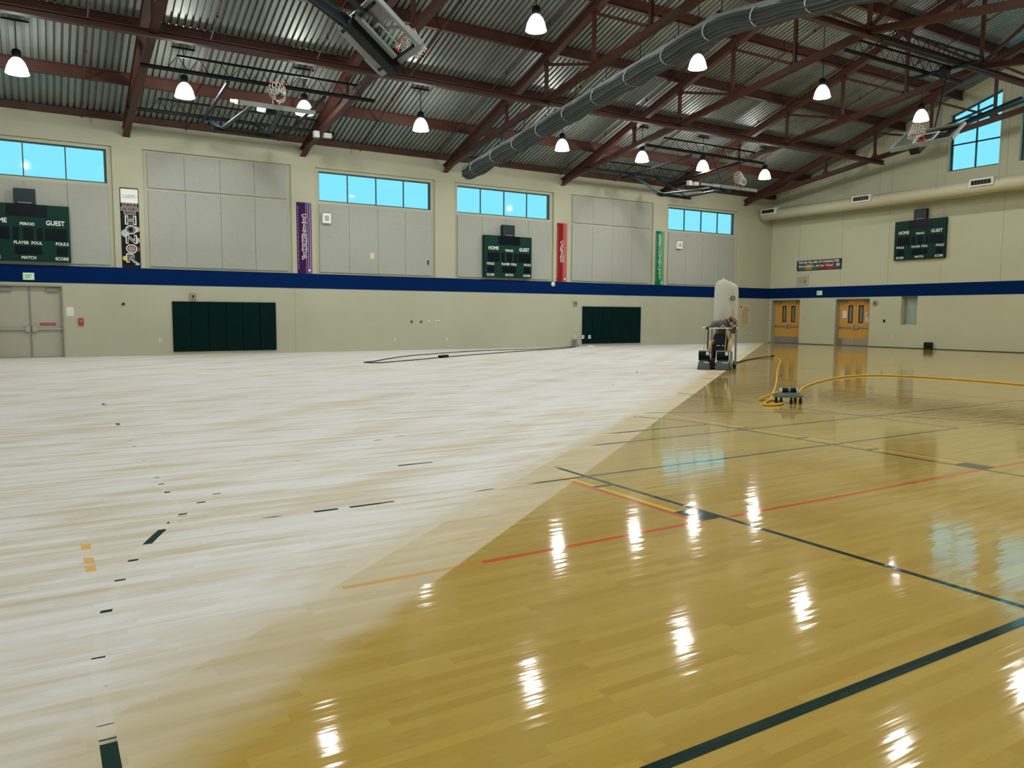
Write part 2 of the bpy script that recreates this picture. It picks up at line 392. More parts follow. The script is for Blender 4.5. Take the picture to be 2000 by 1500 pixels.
# front wall behind the camera, with the same windows
mb = MB(); cells(mb, XL, XB, 0, 8.6, winA, lambda a, b, c, d: mb.box((a, YF-0.4, c), (b, YF, d)))
wf = mb.build('wall_front', PAINT, base=(16, YF, 0)); tag(wf, kind='structure')
for i, h in enumerate(winA): window_flat(i+5, 'A', h[0], h[1], h[2], h[3], 4, YF-0.2, -1)
# gable walls
GW = [(9.4, 11.75), (12.6, 18.4), (19.25, 21.6)]
def zhead(y): return zdeck(y)-0.78
D2 = (29.82, 31.90, 0.0, 2.60); D3 = (25.36, 27.48, 0.0, 2.60); WB = (22.76, 23.62, 1.20, 2.65)
def gable(name, xa, xb, holes):
    mb = MB(); ZG = 8.2
    cells(mb, YF, YA, 0, ZG, holes, lambda a, b, c, d: mb.box((xa, a, c), (xb, b, d)))
    ys = sorted({YF, YA, YR, *[q for g_ in GW for q in g_]})
    for i in range(len(ys)-1):
        a, b = ys[i], ys[i+1]; inwin = any(g_[0] <= a and b <= g_[1] for g_ in GW)
        def strip(l0, l1, h0, h1): mb.hexa([(xa, a, l0), (xb, a, l0), (xb, b, l1), (xa, b, l1), (xa, a, h0), (xb, a, h0), (xb, b, h1), (xa, b, h1)])
        if inwin:
            strip(ZG, ZG, 8.6, 8.6); strip(zhead(a), zhead(b), zdeck(a)+0.1, zdeck(b)+0.1)
        else: strip(ZG, ZG, zdeck(a)+0.1, zdeck(b)+0.1)
    o = mb.build(name, GABLE, base=(xa, 15.5, 0)); return tag(o, kind='structure')
wall_right = gable('wall_right', XB, XB+0.42, [D2, D3, WB]); wall_left = gable('wall_left', XL-0.42, XL, [])
for k in range(11):
    y = 30.0-k*2.78
    zt = 8.55 if any(g_[0] <= y <= g_[1] for g_ in GW) else zdeck(y)-0.05
    MB().box((XB-0.006, y-0.008, ZS1), (XB, y+0.008, zt)).build('panel_joint', JAMB, wall_right)
def gable_window(n, x, sgn, y0, y1):
    t = thing('window_%d' % n, (x, (y0+y1)/2, 8.6), kind='structure')
    pts = [y0, y1] if not (y0 < YR < y1) else [y0, YR, y1]
    xa, xb = x, x+0.07*sgn
    f = MB()
    f.box((xa, y0, 8.6), (xb, y1, 8.68))
    for i in range(len(pts)-1):
        a, b = pts[i], pts[i+1]
        f.hexa([(xa, a, zhead(a)-0.08), (xb, a, zhead(a)-0.08), (xb, b, zhead(b)-0.08), (xa, b, zhead(b)-0.08), (xa, a, zhead(a)), (xb, a, zhead(a)), (xb, b, zhead(b)), (xa, b, zhead(b))])
    f.box((xa, y0, 8.68), (xb, y0+0.09, zhead(y0)-0.05)); f.box((xa, y1-0.09, 8.68), (xb, y1, zhead(y1)-0.05))
    f.build('window_frame', FRAME, t)
    nn = 2 if y1-y0 < 3 else 4
    wd = (y1-y0)/nn
    for k in range(1, nn):
        y = y0+k*wd; MB().box((xa, y-0.03, 8.68), (xb, y+0.03, zhead(y)-0.06)).build('mullion', FRAME, t)
    rows = [8.62, 9.86, 11.05]
    for z in rows[1:]: MB().box((xa, y0+0.05, z-0.03), (xb, y1-0.05, z+0.03)).build('transom', FRAME, t)
    for k in range(nn):
        a, b = y0+k*wd+0.02, y0+(k+1)*wd-0.02; xg0, xg1 = x+0.03*sgn, x+0.04*sgn
        for j in range(3):
            l0 = rows[j]; h0, h1 = (rows[j+1],)*2 if j < 2 else (zhead(a)-0.03, zhead(b)-0.03)
            MB().hexa([(xg0, a, l0), (xg1, a, l0), (xg1, b, l0), (xg0, b, l0), (xg0, a, h0), (xg1, a, h0), (xg1, b, h1), (xg0, b, h1)]).build('pane', GLASS, t)
nw = 9
for y0, y1 in GW: gable_window(nw, XB+0.22, 1, y0, y1); nw += 1
for y0, y1 in GW: gable_window(nw, XL-0.22, -1, y0, y1); nw += 1
# blue bands
tag(MB().box((XL, YA-0.012, ZS0), (XB, YA, ZS1)).build('trim_1', BLUE), kind='structure')
tag(MB().box((XB-0.012, YF, ZS0), (XB, YA-0.012, ZS1)).build('trim_2', BLUE), kind='structure')
tag(MB().box((XL, YF, ZS0), (XB, YF+0.012, ZS1)).build('trim_3', BLUE), kind='structure')
tag(MB().box((XL, YF+0.012, ZS0), (XL+0.012, YA-0.012, ZS1)).build('trim_4', BLUE), kind='structure')
DKW = mat('dark_base_strip', (0.05, 0.04, 0.025), 0.7)
bbm = MB()
for a, b in ((YF, D3[0]), (D3[1], D2[0]), (D2[1], YA)): bbm.box((XB-0.02, a, 0), (XB, b, 0.035))
tag(bbm.build('baseboard_right', DKW), kind='structure')

# ================================================================ ROOF
def deck_mesh():
    mb = MB(); P = 0.203; prof = [(0.0, 0.0), (0.122, 0.0), (0.128, 0.09), (0.196, 0.09)]
    xs = []; x = XL-0.35
    while x < XB+0.35:
        for dx, dz in prof: xs.append((x+dx, dz))
        x += P
    n = len(xs)
    for ya in (YA+0.38, YR, YF-0.38):
        for xx, dz in xs: mb.v.append((xx, ya, 8.72+0.32*(half(ya) if YF <= ya <= YA else -0.38)+dz))
    for r in range(2):
        for i in range(n-1): mb.f.append((r*n+i, r*n+i+1, (r+1)*n+i+1, (r+1)*n+i))
    return mb
ceiling = deck_mesh().build('ceiling', DECK, base=(16, YR, 8.7)); tag(ceiling, kind='structure')
def ibeam(y, z0, h, wd, name='purlin'):
    m = MB(); t = 0.025
    m.box((XL+0.02, y-wd/2, z0), (XB-0.02, y+wd/2, z0+t)); m.box((XL+0.02, y-wd/2, z0+h-t), (XB-0.02, y+wd/2, z0+h)); m.box((XL+0.02, y-0.012, z0+t), (XB-0.02, y+0.012, z0+h-t))
    return m.build(name, BROWN, ceiling)
PY = [15.5+2.78*k for k in range(1, 6)]
for y in PY+[31.0-q for q in PY]: ibeam(y, zpur(y)+0.02, 0.38, 0.16)
ibeam(YR+0.35, zpur(YR)-0.1, 0.38, 0.16); ibeam(YR-0.35, zpur(YR)-0.1, 0.38, 0.16)
for y in (YA-0.10, YF+0.10): MB().box((XL, y-0.10, 8.53), (XB, y+0.10, 8.74)).build('eave_beam', BROWN, ceiling)
for y in (23.85, 15.5, 7.15):
    z = zbc(y)-0.10; m = MB(); m.box((TR[0]-1.9, y-0.10, z), (TR[-1]+0.75, y+0.10, z+0.03)); m.box((TR[0]-1.9, y-0.02, z+0.03), (TR[-1]+0.75, y+0.02, z+0.16)); m.box((TR[0]-1.9, y-0.10, z+0.16), (TR[-1]+0.75, y+0.10, z+0.19))
    m.build('brace_beam', BROWN, ceiling)
NTH = ['first', 'second', 'third', 'fourth', 'fifth', 'sixth', 'seventh', 'eighth', 'ninth', 'tenth']
ORD = ['seventh', 'sixth', 'fifth', 'fourth', 'third', 'second', 'first']
for k, x in enumerate(TR):
    t = thing('roof_truss', (x, YR, 8.0), 'rust-brown steel roof truss, %s counted from the gable wall with the oak doors' % ORD[k], 'truss', 'roof trusses')
    m = MB()
    for ya, yb in ((YA-0.01, YR), (YF+0.01, YR)):
        a, b = (x, ya, ztc(ya)+0.16), (x, yb, ztc(yb)+0.16)
        m.bar((a[0], a[1], a[2]-0.145), (b[0], b[1], b[2]-0.145), 0.24, 0.03); m.bar((a[0], a[1], a[2]+0.145), (b[0], b[1], b[2]+0.145), 0.24, 0.03); m.bar(a, b, 0.05, 0.28)
    m.build('top_chord', BROWN, t)
    m = MB()
    for ya, yb in ((YA-0.55, YR), (YF+0.55, YR)): m.bar((x, ya, zbc(ya)+0.10), (x, yb, zbc(yb)+0.10), 0.22, 0.20)
    m.build('bottom_chord', BROWN, t)
    py = [26.62, 23.84, 21.06, 18.28]
    for y in py+[YR]+[31.0-q for q in py]:
        MB().bar((x, y, zbc(y)+0.18), (x, y, ztc(y)+0.02), 0.11, 0.11, (0, 1, 0)).build('post', BROWN, t)
        zt_ = ztc(y); zb_ = zbc(y)+0.19
        for z0_, z1_, w0_, w1_ in ((zt_-0.16, zt_+0.03, 0.10, 0.2), (zb_, zb_+0.16, 0.22, 0.1)):
            MB().hexa([(x-0.008, y-w0_, z0_), (x+0.008, y-w0_, z0_), (x+0.008, y+w0_, z0_), (x-0.008, y+w0_, z0_), (x-0.008, y-w1_, z1_), (x+0.008, y-w1_, z1_), (x+0.008, y+w1_, z1_), (x-0.008, y+w1_, z1_)]).build('gusset_plate', BROWN, t)
    for a, b in ((23.84, 21.06), (21.06, 18.28), (18.28, YR)):
        for mir in (0, 1):
            ya, yb = (a, b) if not mir else (31.0-a, 31.0-b)
            s_ = 1 if ya > yb else -1
            MB().bar((x, ya-0.08*s_, ztc(ya)-0.05), (x, yb+0.12*s_, zbc(yb)+0.26), 0.09, 0.10).build('diagonal', BROWN, t)
# sprinkler pipes up the slope
for k in range(10):
    x = 1.62+3.38*k
    t = thing('sprinkler_pipe', (x, 23.5, 9), 'thin brown sprinkler pipe up the roof slope, %s from the oak-door gable wall' % NTH[9-k], 'pipe', 'sprinkler pipes under the roof deck')
    m = MB(); m.tube([(x, 31.35, 8.35), (x, 31.35, zdeck(31.35)-0.42), (x, YR+0.6, zdeck(YR+0.6)-0.42)], 0.024, 6); m.build('pipe_run', BROWN, t)
    for y in (30.7, 27.9, 25.2, 22.4, 19.7, 17):
        z = zdeck(y)-0.42; MB().lathe([(0.045, 0), (0.045, 0.07)], (x, y, z-0.035), 8).tube([(x, y, z), (x, y, z+0.14)], 0.014, 5).build('sprinkler_head', BROWN, t)

# ================================================================ LAMPS
SHADE = bpy.data.materials.new('glowing_acrylic_shade'); SHADE.use_nodes = True
nt = SHADE.node_tree; b_ = nt.nodes['Principled BSDF']; b_.inputs['Base Color'].default_value = (0.12, 0.125, 0.13, 1); b_.inputs['Roughness'].default_value = 0.3
b_.inputs['Emission Color'].default_value = (0.93, 0.97, 1.0, 1)
ge = nt.nodes.new('ShaderNodeTexCoord'); sx_ = nt.nodes.new('ShaderNodeSeparateXYZ'); nt.links.new(ge.outputs['Object'], sx_.inputs[0])
mr = nt.nodes.new('ShaderNodeMapRange'); mr.inputs[1].default_value = -0.22; mr.inputs[2].default_value = 0.15; mr.inputs[3].default_value = SHADE_E*0.45; mr.inputs[4].default_value = SHADE_E*2.6
nt.links.new(sx_.outputs[2], mr.inputs[0]); nt.links.new(mr.outputs[0], b_.inputs['Emission Strength'])
tr_ = nt.nodes.new('ShaderNodeBsdfTransparent'); mx_ = nt.nodes.new('ShaderNodeMixShader'); mx_.inputs[0].default_value = 0.32
nt.links.new(b_.outputs[0], mx_.inputs[1]); nt.links.new(tr_.outputs[0], mx_.inputs[2]); nt.links.new(mx_.outputs[0], nt.nodes['Material Output'].inputs[0])
RIMG = mat('glowing_shade_rim', (0.85, 0.87, 0.9), 0.3, emit=(0.95, 0.98, 1.0), estr=SHADE_E*1.8)
def make_lamp(loc, label, group, first=None):
    if first is None:
        t = thing('high_bay_lamp', loc, label, 'lamp', group)
        x, y, z = loc
        sh = MB().lathe([(0.30, -0.23), (0.292, -0.16), (0.262, -0.04), (0.205, 0.09), (0.135, 0.18), (0.10, 0.21)], loc, 24, capb=False, capt=False)
        sh.build('shade', SHADE, t, True)
        MB().ring((x, y, z-0.23), (1, 0, 0), (0, 1, 0), 0.305, 0.014, 24, 6).build('shade_rim', RIMG, t, True)
        MB().lathe([(0.105, 0.20), (0.125, 0.23), (0.125, 0.40), (0.10, 0.44), (0.05, 0.47)], loc, 16).build('ballast_housing', BLACK, t, True)
        MB().lathe([(0.02, -0.04), (0.045, 0.0), (0.045, 0.10), (0.03, 0.2)], loc, 12).build('bulb', RIMG, t, True)
        L = zdeck(y)-z
        MB().tube([(x, y, z+0.46), (x, y, zdeck(y)-0.06)], 0.014, 6).build('hanging_rod', BLACK, t)
        MB().box((x-0.35, y-0.03, zdeck(y)-0.10), (x+0.35, y+0.03, zdeck(y)-0.05)).build('mounting_channel', BLACK, t)
        li = bpy.data.lights.new('lamp_light', 'POINT'); li.energy = LAMP_W; li.shadow_soft_size = 0.13; li.color = (1.0, 0.99, 0.93)
        lo = bpy.data.objects.new('lamp_light', li); COL.objects.link(lo); lo.parent = t; lo.location = (0, 0, -0.14)
        return t
    t = first.copy(); COL.objects.link(t); t.location = loc; tag(t, label, 'lamp', group)
    for ch in first.children:
        c = ch.copy(); COL.objects.link(c); c.parent = t
    return t
rows = [(27.5, 8.80, [-0.19, 4.38, 8.28, 12.73, 19.28, 23.70, 27.50, 31.85], 'bell-shaped lamp along the scoreboard wall, %s from the oak-door gable wall', 'lamps along the scoreboard wall'),
        (19.6, 10.1, BAY, 'bell-shaped lamp near the ridge on the scoreboard side, %s from the oak-door gable wall', 'lamps near the ridge on the scoreboard-wall side'),
        (11.4, 10.1, BAY, 'bell-shaped lamp near the ridge on the scoreboardless side, %s from the oak-door gable wall', 'lamps near the ridge away from the scoreboard wall'),
        (3.5, 8.80, [-0.19, 4.38, 8.28, 12.73, 19.28, 23.70, 27.50, 31.85], 'bell-shaped lamp in the row opposite the scoreboard wall, %s from the oak-door gable wall', 'lamps farthest from the scoreboard wall')]
protos = {}
for y, z, xs, lb, gr in rows:
    for i, x in enumerate(xs):
        p = protos.get(z)
        t = make_lamp((x, y, z), lb % NTH[len(xs)-1-i], gr, p)
        if p is None: protos[z] = t

# ================================================================ DIVIDER CURTAIN
def ztrack(y): return 9.70-0.121*abs(y-YR)
cur = thing('divider_curtain', (16.05, YR, 9.0), 'rolled-up grey divider curtain strapped beneath the middle roof truss', 'curtain')
m = MB(); n = 136; ys = [29.9-0.3*i for i in range(int(28.8/0.3)+1)]
for i, y in enumerate(ys):
    sag = 0.05*math.sin(PI*((y/1.65) % 1.0)); hh = 0.225+sag*0.7; ww = 0.34+0.025*math.sin(y*3.1)
    zc = ztrack(y)-0.09-hh
    for j in range(n):
        t_ = 2*PI*j/n; fold = 1+0.085*math.cos(17*t_+0.35*math.sin(y*0.5))+0.05*math.cos(7*t_+0.5*math.sin(y*0.8)); 
        m.v.append((16.05+ww*fold*math.cos(t_), y, zc+hh*fold*math.sin(t_)*1.02))
for i in range(len(ys)-1):
    for j in range(n): m.f.append((i*n+j, i*n+(j+1) % n, (i+1)*n+(j+1) % n, (i+1)*n+j))
m.f.append(tuple(range(n))); m.f.append(tuple(range((len(ys)-1)*n, len(ys)*n))[::-1])
m.build('gathered_vinyl', CURT, cur, True)
m = MB()
for ya, yb in ((29.9, YR), (YR, 1.2)):
    m.bar((16.05, ya, ztrack(ya)-0.06), (16.05, yb, ztrack(yb)-0.06), 0.10, 0.16); m.bar((15.76, ya, ztrack(ya)-0.16), (15.76, yb, ztrack(yb)-0.16), 0.03, 0.14)
m.build('top_hem', CURT2, cur)
y = 29.0
while y > 1.5:
    zc = ztrack(y)-0.33
    MB().tube([(16.05+0.385*math.cos(2*PI*i/20), y+0.06*math.sin(4*PI*i/20), zc+0.265*math.sin(2*PI*i/20)) for i in range(20)], 0.018, 5, closed=True).build('strap', STRAP, cur)
    if ztrack(y)+0.02 < zbc(y): MB().tube([(16.05, y-0.3, ztrack(y-0.3)), (16.05, y-0.3, zbc(y-0.3)+0.02)], 0.014, 5).box((15.9, y-0.34, ztrack(y-0.3)), (16.2, y-0.26, ztrack(y-0.3)+0.05)).build('hanger', BLACK, cur)
    y -= 1.65

# ================================================================ BACKSTOPS
def V(*a): return Vector(a)
def lattice(t, axis_pts, hgt, n, r=0.065):
    a, b = V(*axis_pts[0]), V(*axis_pts[1]); d = (b-a)
    lo_ = MB().tube([a, b], r, 8); hi0 = a+d*0.14+V(0, 0, hgt); hi1 = b-d*0.08+V(0, 0, hgt)
    lo_.tube([hi0, hi1], r*0.6, 6)
    for i in range(n):
        p0 = a+d*(0.10+0.84*i/n); p1 = a+d*(0.10+0.84*(i+0.5)/n)+V(0, 0, hgt); p2 = a+d*(0.10+0.84*(i+1)/n)
        lo_.tube([p0, p1, p2], 0.015, 4)
    return lo_.build('lattice_beam', BLACK, t)
def board(t, c, ux, uy, nrm, w_=2.05, h_=1.2, net_dir=None, back=None):
    c, ux, uy, nrm = V(*c), V(*ux).normalized(), V(*uy).normalized(), V(*nrm).normalized()
    gl = MB(); q = lambda a, b_2, d_: c+ux*a+uy*b_2+nrm*d_
    gl.hexa([q(-w_/2, -h_/2, 0), q(w_/2, -h_/2, 0), q(w_/2, h_/2, 0), q(-w_/2, h_/2, 0), q(-w_/2, -h_/2, .02), q(w_/2, -h_/2, .02), q(w_/2, h_/2, .02), q(-w_/2, h_/2, .02)])
    bb = gl.build('backboard', CLEAR, t)
    fr = MB()
    for a0, b0, a1, b1 in ((-1, -1, 1, -1), (1, -1, 1, 1), (1, 1, -1, 1), (-1, 1, -1, -1)):
        fr.bar(q(a0*w_/2, b0*h_/2, 0), q(a1*w_/2, b1*h_/2, 0), 0.085, 0.085, nrm)
    fr.build('board_frame', ALU, bb)
    pd = MB(); pd.bar(q(-w_/2-0.03, -h_/2-0.02, 0), q(w_/2+0.03, -h_/2-0.02, 0), 0.12, 0.13, nrm)
    for s_ in (-1, 1): pd.bar(q(s_*(w_/2+0.02), -h_/2, 0), q(s_*(w_/2+0.02), -h_/2+0.42, 0), 0.12, 0.12, nrm)
    pd.build('edge_padding', ALU, bb)
    sq = MB()
    for a0, b0, a1, b1 in ((-.34, -.33, .34, -.33), (.34, -.33, .34, .17), (.34, .17, -.34, .17), (-.34, .17, -.34, -.33)): sq.bar(q(a0, b0, .026), q(a1, b1, .026), 0.055, 0.006, nrm)
    sq.build('target_square', WHITE, bb)
    rc = q(0, -h_/2+0.17, 0.45)
    rm = MB().ring(rc, ux, nrm, 0.255, 0.014, 24, 6)
    rm.bar(q(-.09, -h_/2+0.13, .03), q(-.09, -h_/2+.17, .22), 0.03, 0.03).bar(q(.09, -h_/2+0.13, .03), q(.09, -h_/2+.17, .22), 0.03, 0.03)
    rm.hexa([q(-.12, -h_/2+.06, .02), q(.12, -h_/2+.06, .02), q(.12, -h_/2+.24, .02), q(-.12, -h_/2+.24, .02), q(-.12, -h_/2+.06, .06), q(.12, -h_/2+.06, .06), q(.12, -h_/2+.24, .06), q(-.12, -h_/2+.24, .06)])
    rim = rm.build('rim', ORANGE, t, False)
    nd = V(*(net_dir or (-uy.x, -uy.y, -uy.z))).normalized()
    nt_ = MB(); prof = [(0.255, 0.0), (0.215, 0.12), (0.175, 0.24), (0.15, 0.35), (0.14, 0.46)]
    K = 12
    def np_(i, j):
        r_, d_ = prof[i]; a = 2*PI*(j+0.5*(i % 2))/K
        return rc+ux*r_*math.cos(a)+nrm*r_*math.sin(a)+nd*d_
    for i in range(len(prof)-1):
        for j in range(K):
            nt_.tube([np_(i, j), np_(i+1, j if i % 2 == 0 else j+1)], 0.010, 4, cap=False); nt_.tube([np_(i, j), np_(i+1, j-1 if i % 2 == 0 else j)], 0.010, 4, cap=False)
    nt_.build('net', NETM, rim)
    return q
# (a) and (d): main-court backstops folded up under the ridge
def main_backstop(label, mx, bot, top, piv):
    f = (lambda x_: x_) if mx == 0 else (lambda x_: mx-x_)
    t = thing('basketball_backstop', (f(6.3), YR, 7.0), label, 'backstop', 'folded basketball backstops')
    b0, b1 = V(bot[0], YR, bot[1]), V(top[0], YR, top[1]); uy = (b1-b0)
    c = (b0+b1)/2; ux = V(0, 1, 0); nrm = uy.cross(ux) if uy.cross(ux).z > 0 else ux.cross(uy)
    q = board(t, c, ux, uy, nrm, 2.03, uy.length, net_dir=(nrm*0.25-uy.normalized()*1.0-V(0, 0, 0.3)))
    h_ = uy.length
    MB().bar(q(0.18, h_/2+0.02, -0.16), q(0.18, -h_/2-0.14, -0.16), 0.34, 0.2, nrm).build('mast', BLACK, t)
    MB().bar(q(-0.10, h_/2-0.02, -0.10), q(-0.10, -h_/2+0.1, -0.10), 0.16, 0.06, nrm).build('height_adjuster', ALU, t)
    MB().bar(q(-0.9, h_/2-0.08, -0.06), q(0.9, h_/2-0.08, -0.06), 0.06, 0.06, nrm).bar(q(-0.9, -h_/2+0.08, -0.06), q(0.9, -h_/2+0.08, -0.06), 0.06, 0.06, nrm).build('cross_bar', BLACK, t)
    p1 = q(0.18, h_/2-0.05, -0.16)
    MB().tube([p1, V(f(4.95), YR+0.05, 7.82), V(f(4.0), YR, 8.35), V(f(0.2), YR, 9.75)], [0.10, 0.12, 0.10, 0.10], 10).build('swing_arm', NAVY, t, True)
    for s_ in (-0.75, 0.75): MB().tube([q(s_*0.7, h_/2-0.1, -0.12), V(f(4.2), YR+s_*0.7, 8.35), V(f(0.4), YR+s_*1.2, 9.7)], 0.045, 8).build('brace_pipe', NAVY, t)
    lattice(t, ((f(3.0), 16.2, 10.1), (f(9.7), 16.2, 10.05)), 0.42, 10); lattice(t, ((f(3.0), 14.95, 10.05), (f(9.7), 14.95, 10.0)), 0.42, 10)
    MB().tube([(f(5.3), 14.4, 9.98), (f(5.3), 16.8, 9.98)], 0.06, 8).box((f(5.3)-0.12, 15.35, 9.7), (f(5.3)+0.12, 15.6, 10.1)).build('winch_pipe', BLACK, t)
    MB().tube([(f(5.1), YR, 9.95), q(0, h_/2, 0.0)], 0.03, 6).build('hoist_rod', BLACK, t)
    return t
main_backstop('glass basketball backboard folded up at the end away from the oak doors, black mast beneath', 0, (6.70, 6.92), (5.76, 7.66), None)
main_backstop('glass basketball backboard folded face-up before the tall gable windows', 32.0, (25.49, 7.36), (26.28, 7.96), None)
# (b) and (c): side-court backstops beside the scoreboard wall
def side_backstop(label, cx, bx_, by, bz, uyv, zl):
    t = thing('basketball_backstop', (cx, 26, 7.5), label, 'backstop', 'folded basketball backstops')
    lattice(t, ((cx-3.6, 25.4, zl+0.28), (cx+3.6, 25.4, zl+0.28)), 0.42, 10); lattice(t, ((cx-3.6, 29.6, zl), (cx+3.6, 29.6, zl)), 0.42, 10)
    for x_ in (cx-1.2, cx+1.8): MB().tube([(x_, 25.2, zl+0.10), (x_, 29.9, zl-0.22)], 0.06, 8).build('cross_pipe', BLACK, t)
    uy = V(*uyv).normalized(); c = V(bx_, by, bz)+uy*0.6; ux = V(1, 0, 0); nrm = ux.cross(uy)
    if nrm.z < 0: nrm = -nrm
    q = board(t, c, ux, uy, nrm, 2.05, 1.2, net_dir=(-uy+V(0, 0, -0.5)))
    e = q(0, 0.45, -0.14)
    MB().bar(q(-0.15, -0.5, -0.12), q(-0.15, 0.62, -0.12), 0.30, 0.16, nrm).build('mast', NAVY, t)
    MB().tube([q(-0.6, -0.1, -0.06), V(cx-1.0, 27.2, bz+0.15), V(cx-1.1, 29.5, zl-0.05)], 0.055, 8).build('swing_arm', NAVY, t); MB().tube([q(0.35, 0.3, -0.06), V(cx+0.5, 27.2, bz+0.15), V(cx+0.6, 29.5, zl-0.05)], 0.055, 8).build('swing_arm', NAVY, t)
    MB().bar((cx-1.3, 27.2, bz+0.12), (cx+0.75, 27.2, bz+0.08), 0.12, 0.12).build('spreader_bar', BLACK, t)
    MB().tube([(cx+0.2, 25.4, zl+0.3), q(0.25, 0.55, 0.0)], 0.025, 6).build('hoist_rod', BLACK, t)
    MB().box((cx+2.75, 29.35, zl-0.25), (cx+2.95, 29.55, zl-0.02)).build('winch_motor', STRAP, t); MB().box((cx+3.15, 29.35, zl-0.22), (cx+3.42, 29.55, zl-0.05)).build('winch_drum', STRAP, t)
side_backstop('basketball hoop folded up between the black honor banner and purple citizenship banner', 6.45, 6.15, 23.0, 7.50, (0, 1, 0.27), 8.5)
side_backstop('basketball hoop folded up between the red caring banner and green responsibility banner', 25.7, 25.75, 23.6, 7.02, (0, 1, 0.22), 8.45)

# ================================================================ DUCT
dt = thing('air_duct', (36.75, 15.5, 7.2), 'round cream air duct running along the gable wall above the oak doors', 'duct')
DX, DZ = 36.78, 7.50
MB().lathe([(0.22, 31.82), (0.31, 31.72), (0.31, 0.0), (0.2, -0.1)], (DX, 0, DZ), 28, axis='y').build('duct_tube', DUCT, dt, True)
for y in (31.1, 25.15, 19.2, 13.2, 7.2):
    b0 = MB(); b0.hexa([(DX-0.38, y-0.52, DZ-0.02), (DX-0.05, y-0.52, DZ+0.1), (DX-0.05, y+0.52, DZ+0.1), (DX-0.38, y+0.52, DZ-0.02), (DX-0.40, y-0.52, DZ+0.30), (DX-0.05, y-0.52, DZ+0.40), (DX-0.05, y+0.52, DZ+0.40), (DX-0.40, y+0.52, DZ+0.30)])
    rg = b0.build('register', OFFW, dt)
    MB().box((DX-0.405, y-0.44, DZ+0.05), (DX-0.392, y+0.44, DZ+0.25)).build('dark_opening', BLACK, rg)
    for k in range(7): MB().box((DX-0.412, y-0.42+k*0.14, DZ+0.05), (DX-0.404, y-0.41+k*0.14, DZ+0.25)).build('fin', GREYM, rg)
for y in (29.8, 27.0, 24.2, 21.3, 18.5, 15.7, 12.9, 10.1, 7.3, 4.5):
    MB().tube([(DX-0.31, y, DZ), (DX-0.25, y, DZ+0.3), (DX-0.1, y, zdeck(y)-0.05)], 0.008, 4).build('hanger_strap', GREYM, dt)
tag(MB().tube([(XB-0.03, 17.9, 7.4), (XB-0.03, 17.9, 4.45)], 0.022, 6).build('conduit_pipe', OFFW), 'thin cream conduit dropping down the gable wall beside the wall grille', 'conduit')
vg = thing('wall_grille', (XB-0.03, 17.5, 3.98), 'cream framed wall grille with grey louvres on the gable wall', 'grille')
MB().box((XB-0.05, 16.6, 3.96), (XB, 17.83, 4.03)).box((XB-0.05, 16.6, 4.60), (XB, 17.83, 4.67)).box((XB-0.05, 17.75, 4.03), (XB, 17.83, 4.60)).box((XB-0.05, 16.6, 4.03), (XB, 16.68, 4.60)).build('grille_frame', OFFW, vg)
MB().box((XB-0.01, 16.68, 4.03), (XB-0.002, 17.75, 4.60)).build('back_plate', GREYM, vg)
for k in range(14): MB().bar((XB-0.022, 16.68, 4.05+k*0.04), (XB-0.022, 17.75, 4.05+k*0.04), 0.03, 0.006, (0.6, 0, 1)).build('louvre', GREYM, vg)

# ================================================================ SCOREBOARDS
def wbox(m, wall, u0, u1, z0, z1, d0, d1):
    return m.box((u0, YA-d1, z0), (u1, YA-d0, z1)) if wall == 'A' else m.box((XB-d1, u0, z0), (XB-d0, u1, z1))
def wpt(wall, u, z, d): return (u, YA-d, z) if wall == 'A' else (XB-d, u, z)
def scoreboard(wall, uc, z0, label):
    W_, H_ = 2.62, 1.95; D = 0.16
    o = -0.045 if wall == 'A' else 0.0     # stands on the acoustic panels
    t = thing('scoreboard', wpt(wall, uc, z0, o), label, 'scoreboard', 'green scoreboards')
    wbox(MB(), wall, uc-W_/2, uc+W_/2, z0, z0+H_, o, D).build('cabinet', SBG, t)
    sg = 1 if wall == 'A' else -1
    U = lambda f: uc+sg*(f-0.5)*W_
    Z = lambda f: z0+H_*(1-f)
    def dp(f0, f1, g0, g1, name='digit_panel'):
        a, b = sorted((U(f0), U(f1))); wbox(MB(), wall, a, b, Z(g1), Z(g0), D, D+0.008).build(name, SBD, t)
    dp(0.285, 0.745, 0.0, 0.215); dp(0.06, 0.31, 0.41, 0.625); dp(0.35, 0.415, 0.41, 0.625); dp(0.465, 0.575, 0.41, 0.625); dp(0.62, 0.685, 0.41, 0.625); dp(0.71, 0.965, 0.41, 0.625)
    dp(0.06, 0.2, 0.735, 0.88); dp(0.365, 0.665, 0.735, 0.88); dp(0.835, 0.965, 0.735, 0.88)
    for s_, fc, gc, wf_, hf in (('HOME', 0.185, 0.30, 0.21, 0.085), ('PERIOD', 0.515, 0.345, 0.165, 0.052), ('GUEST', 0.835, 0.31, 0.215, 0.085), ('FOULS', 0.125, 0.675, 0.15, 0.055), ('PLAYER  FOUL', 0.515, 0.675, 0.32, 0.055),
                                ('FOULS', 0.905, 0.675, 0.15, 0.055), ('SCORE', 0.125, 0.94, 0.155, 0.055), ('MATCH', 0.515, 0.935, 0.165, 0.055), ('SCORE', 0.895, 0.94, 0.155, 0.055)):
        m = MB(); text_on(m, s_, wall, U(fc), Z(gc), W_*wf_, H_*hf, D, bold=0.022); m.build('lettering', WHITE, t)
    wbox(MB(), wall, uc-0.32, uc+0.32, z0+H_, z0+H_+0.52, o, D+0.04).build('horn_box', NAVY, t)
    wbox(MB(), wall, uc-0.2, uc+0.2, z0+H_+0.03, z0+H_+0.055, D+0.04, D+0.05).build('name_strip', ALU, t)
scoreboard('A', -0.19, 3.37, 'green scoreboard on the acoustic wall panels above the beige double door')
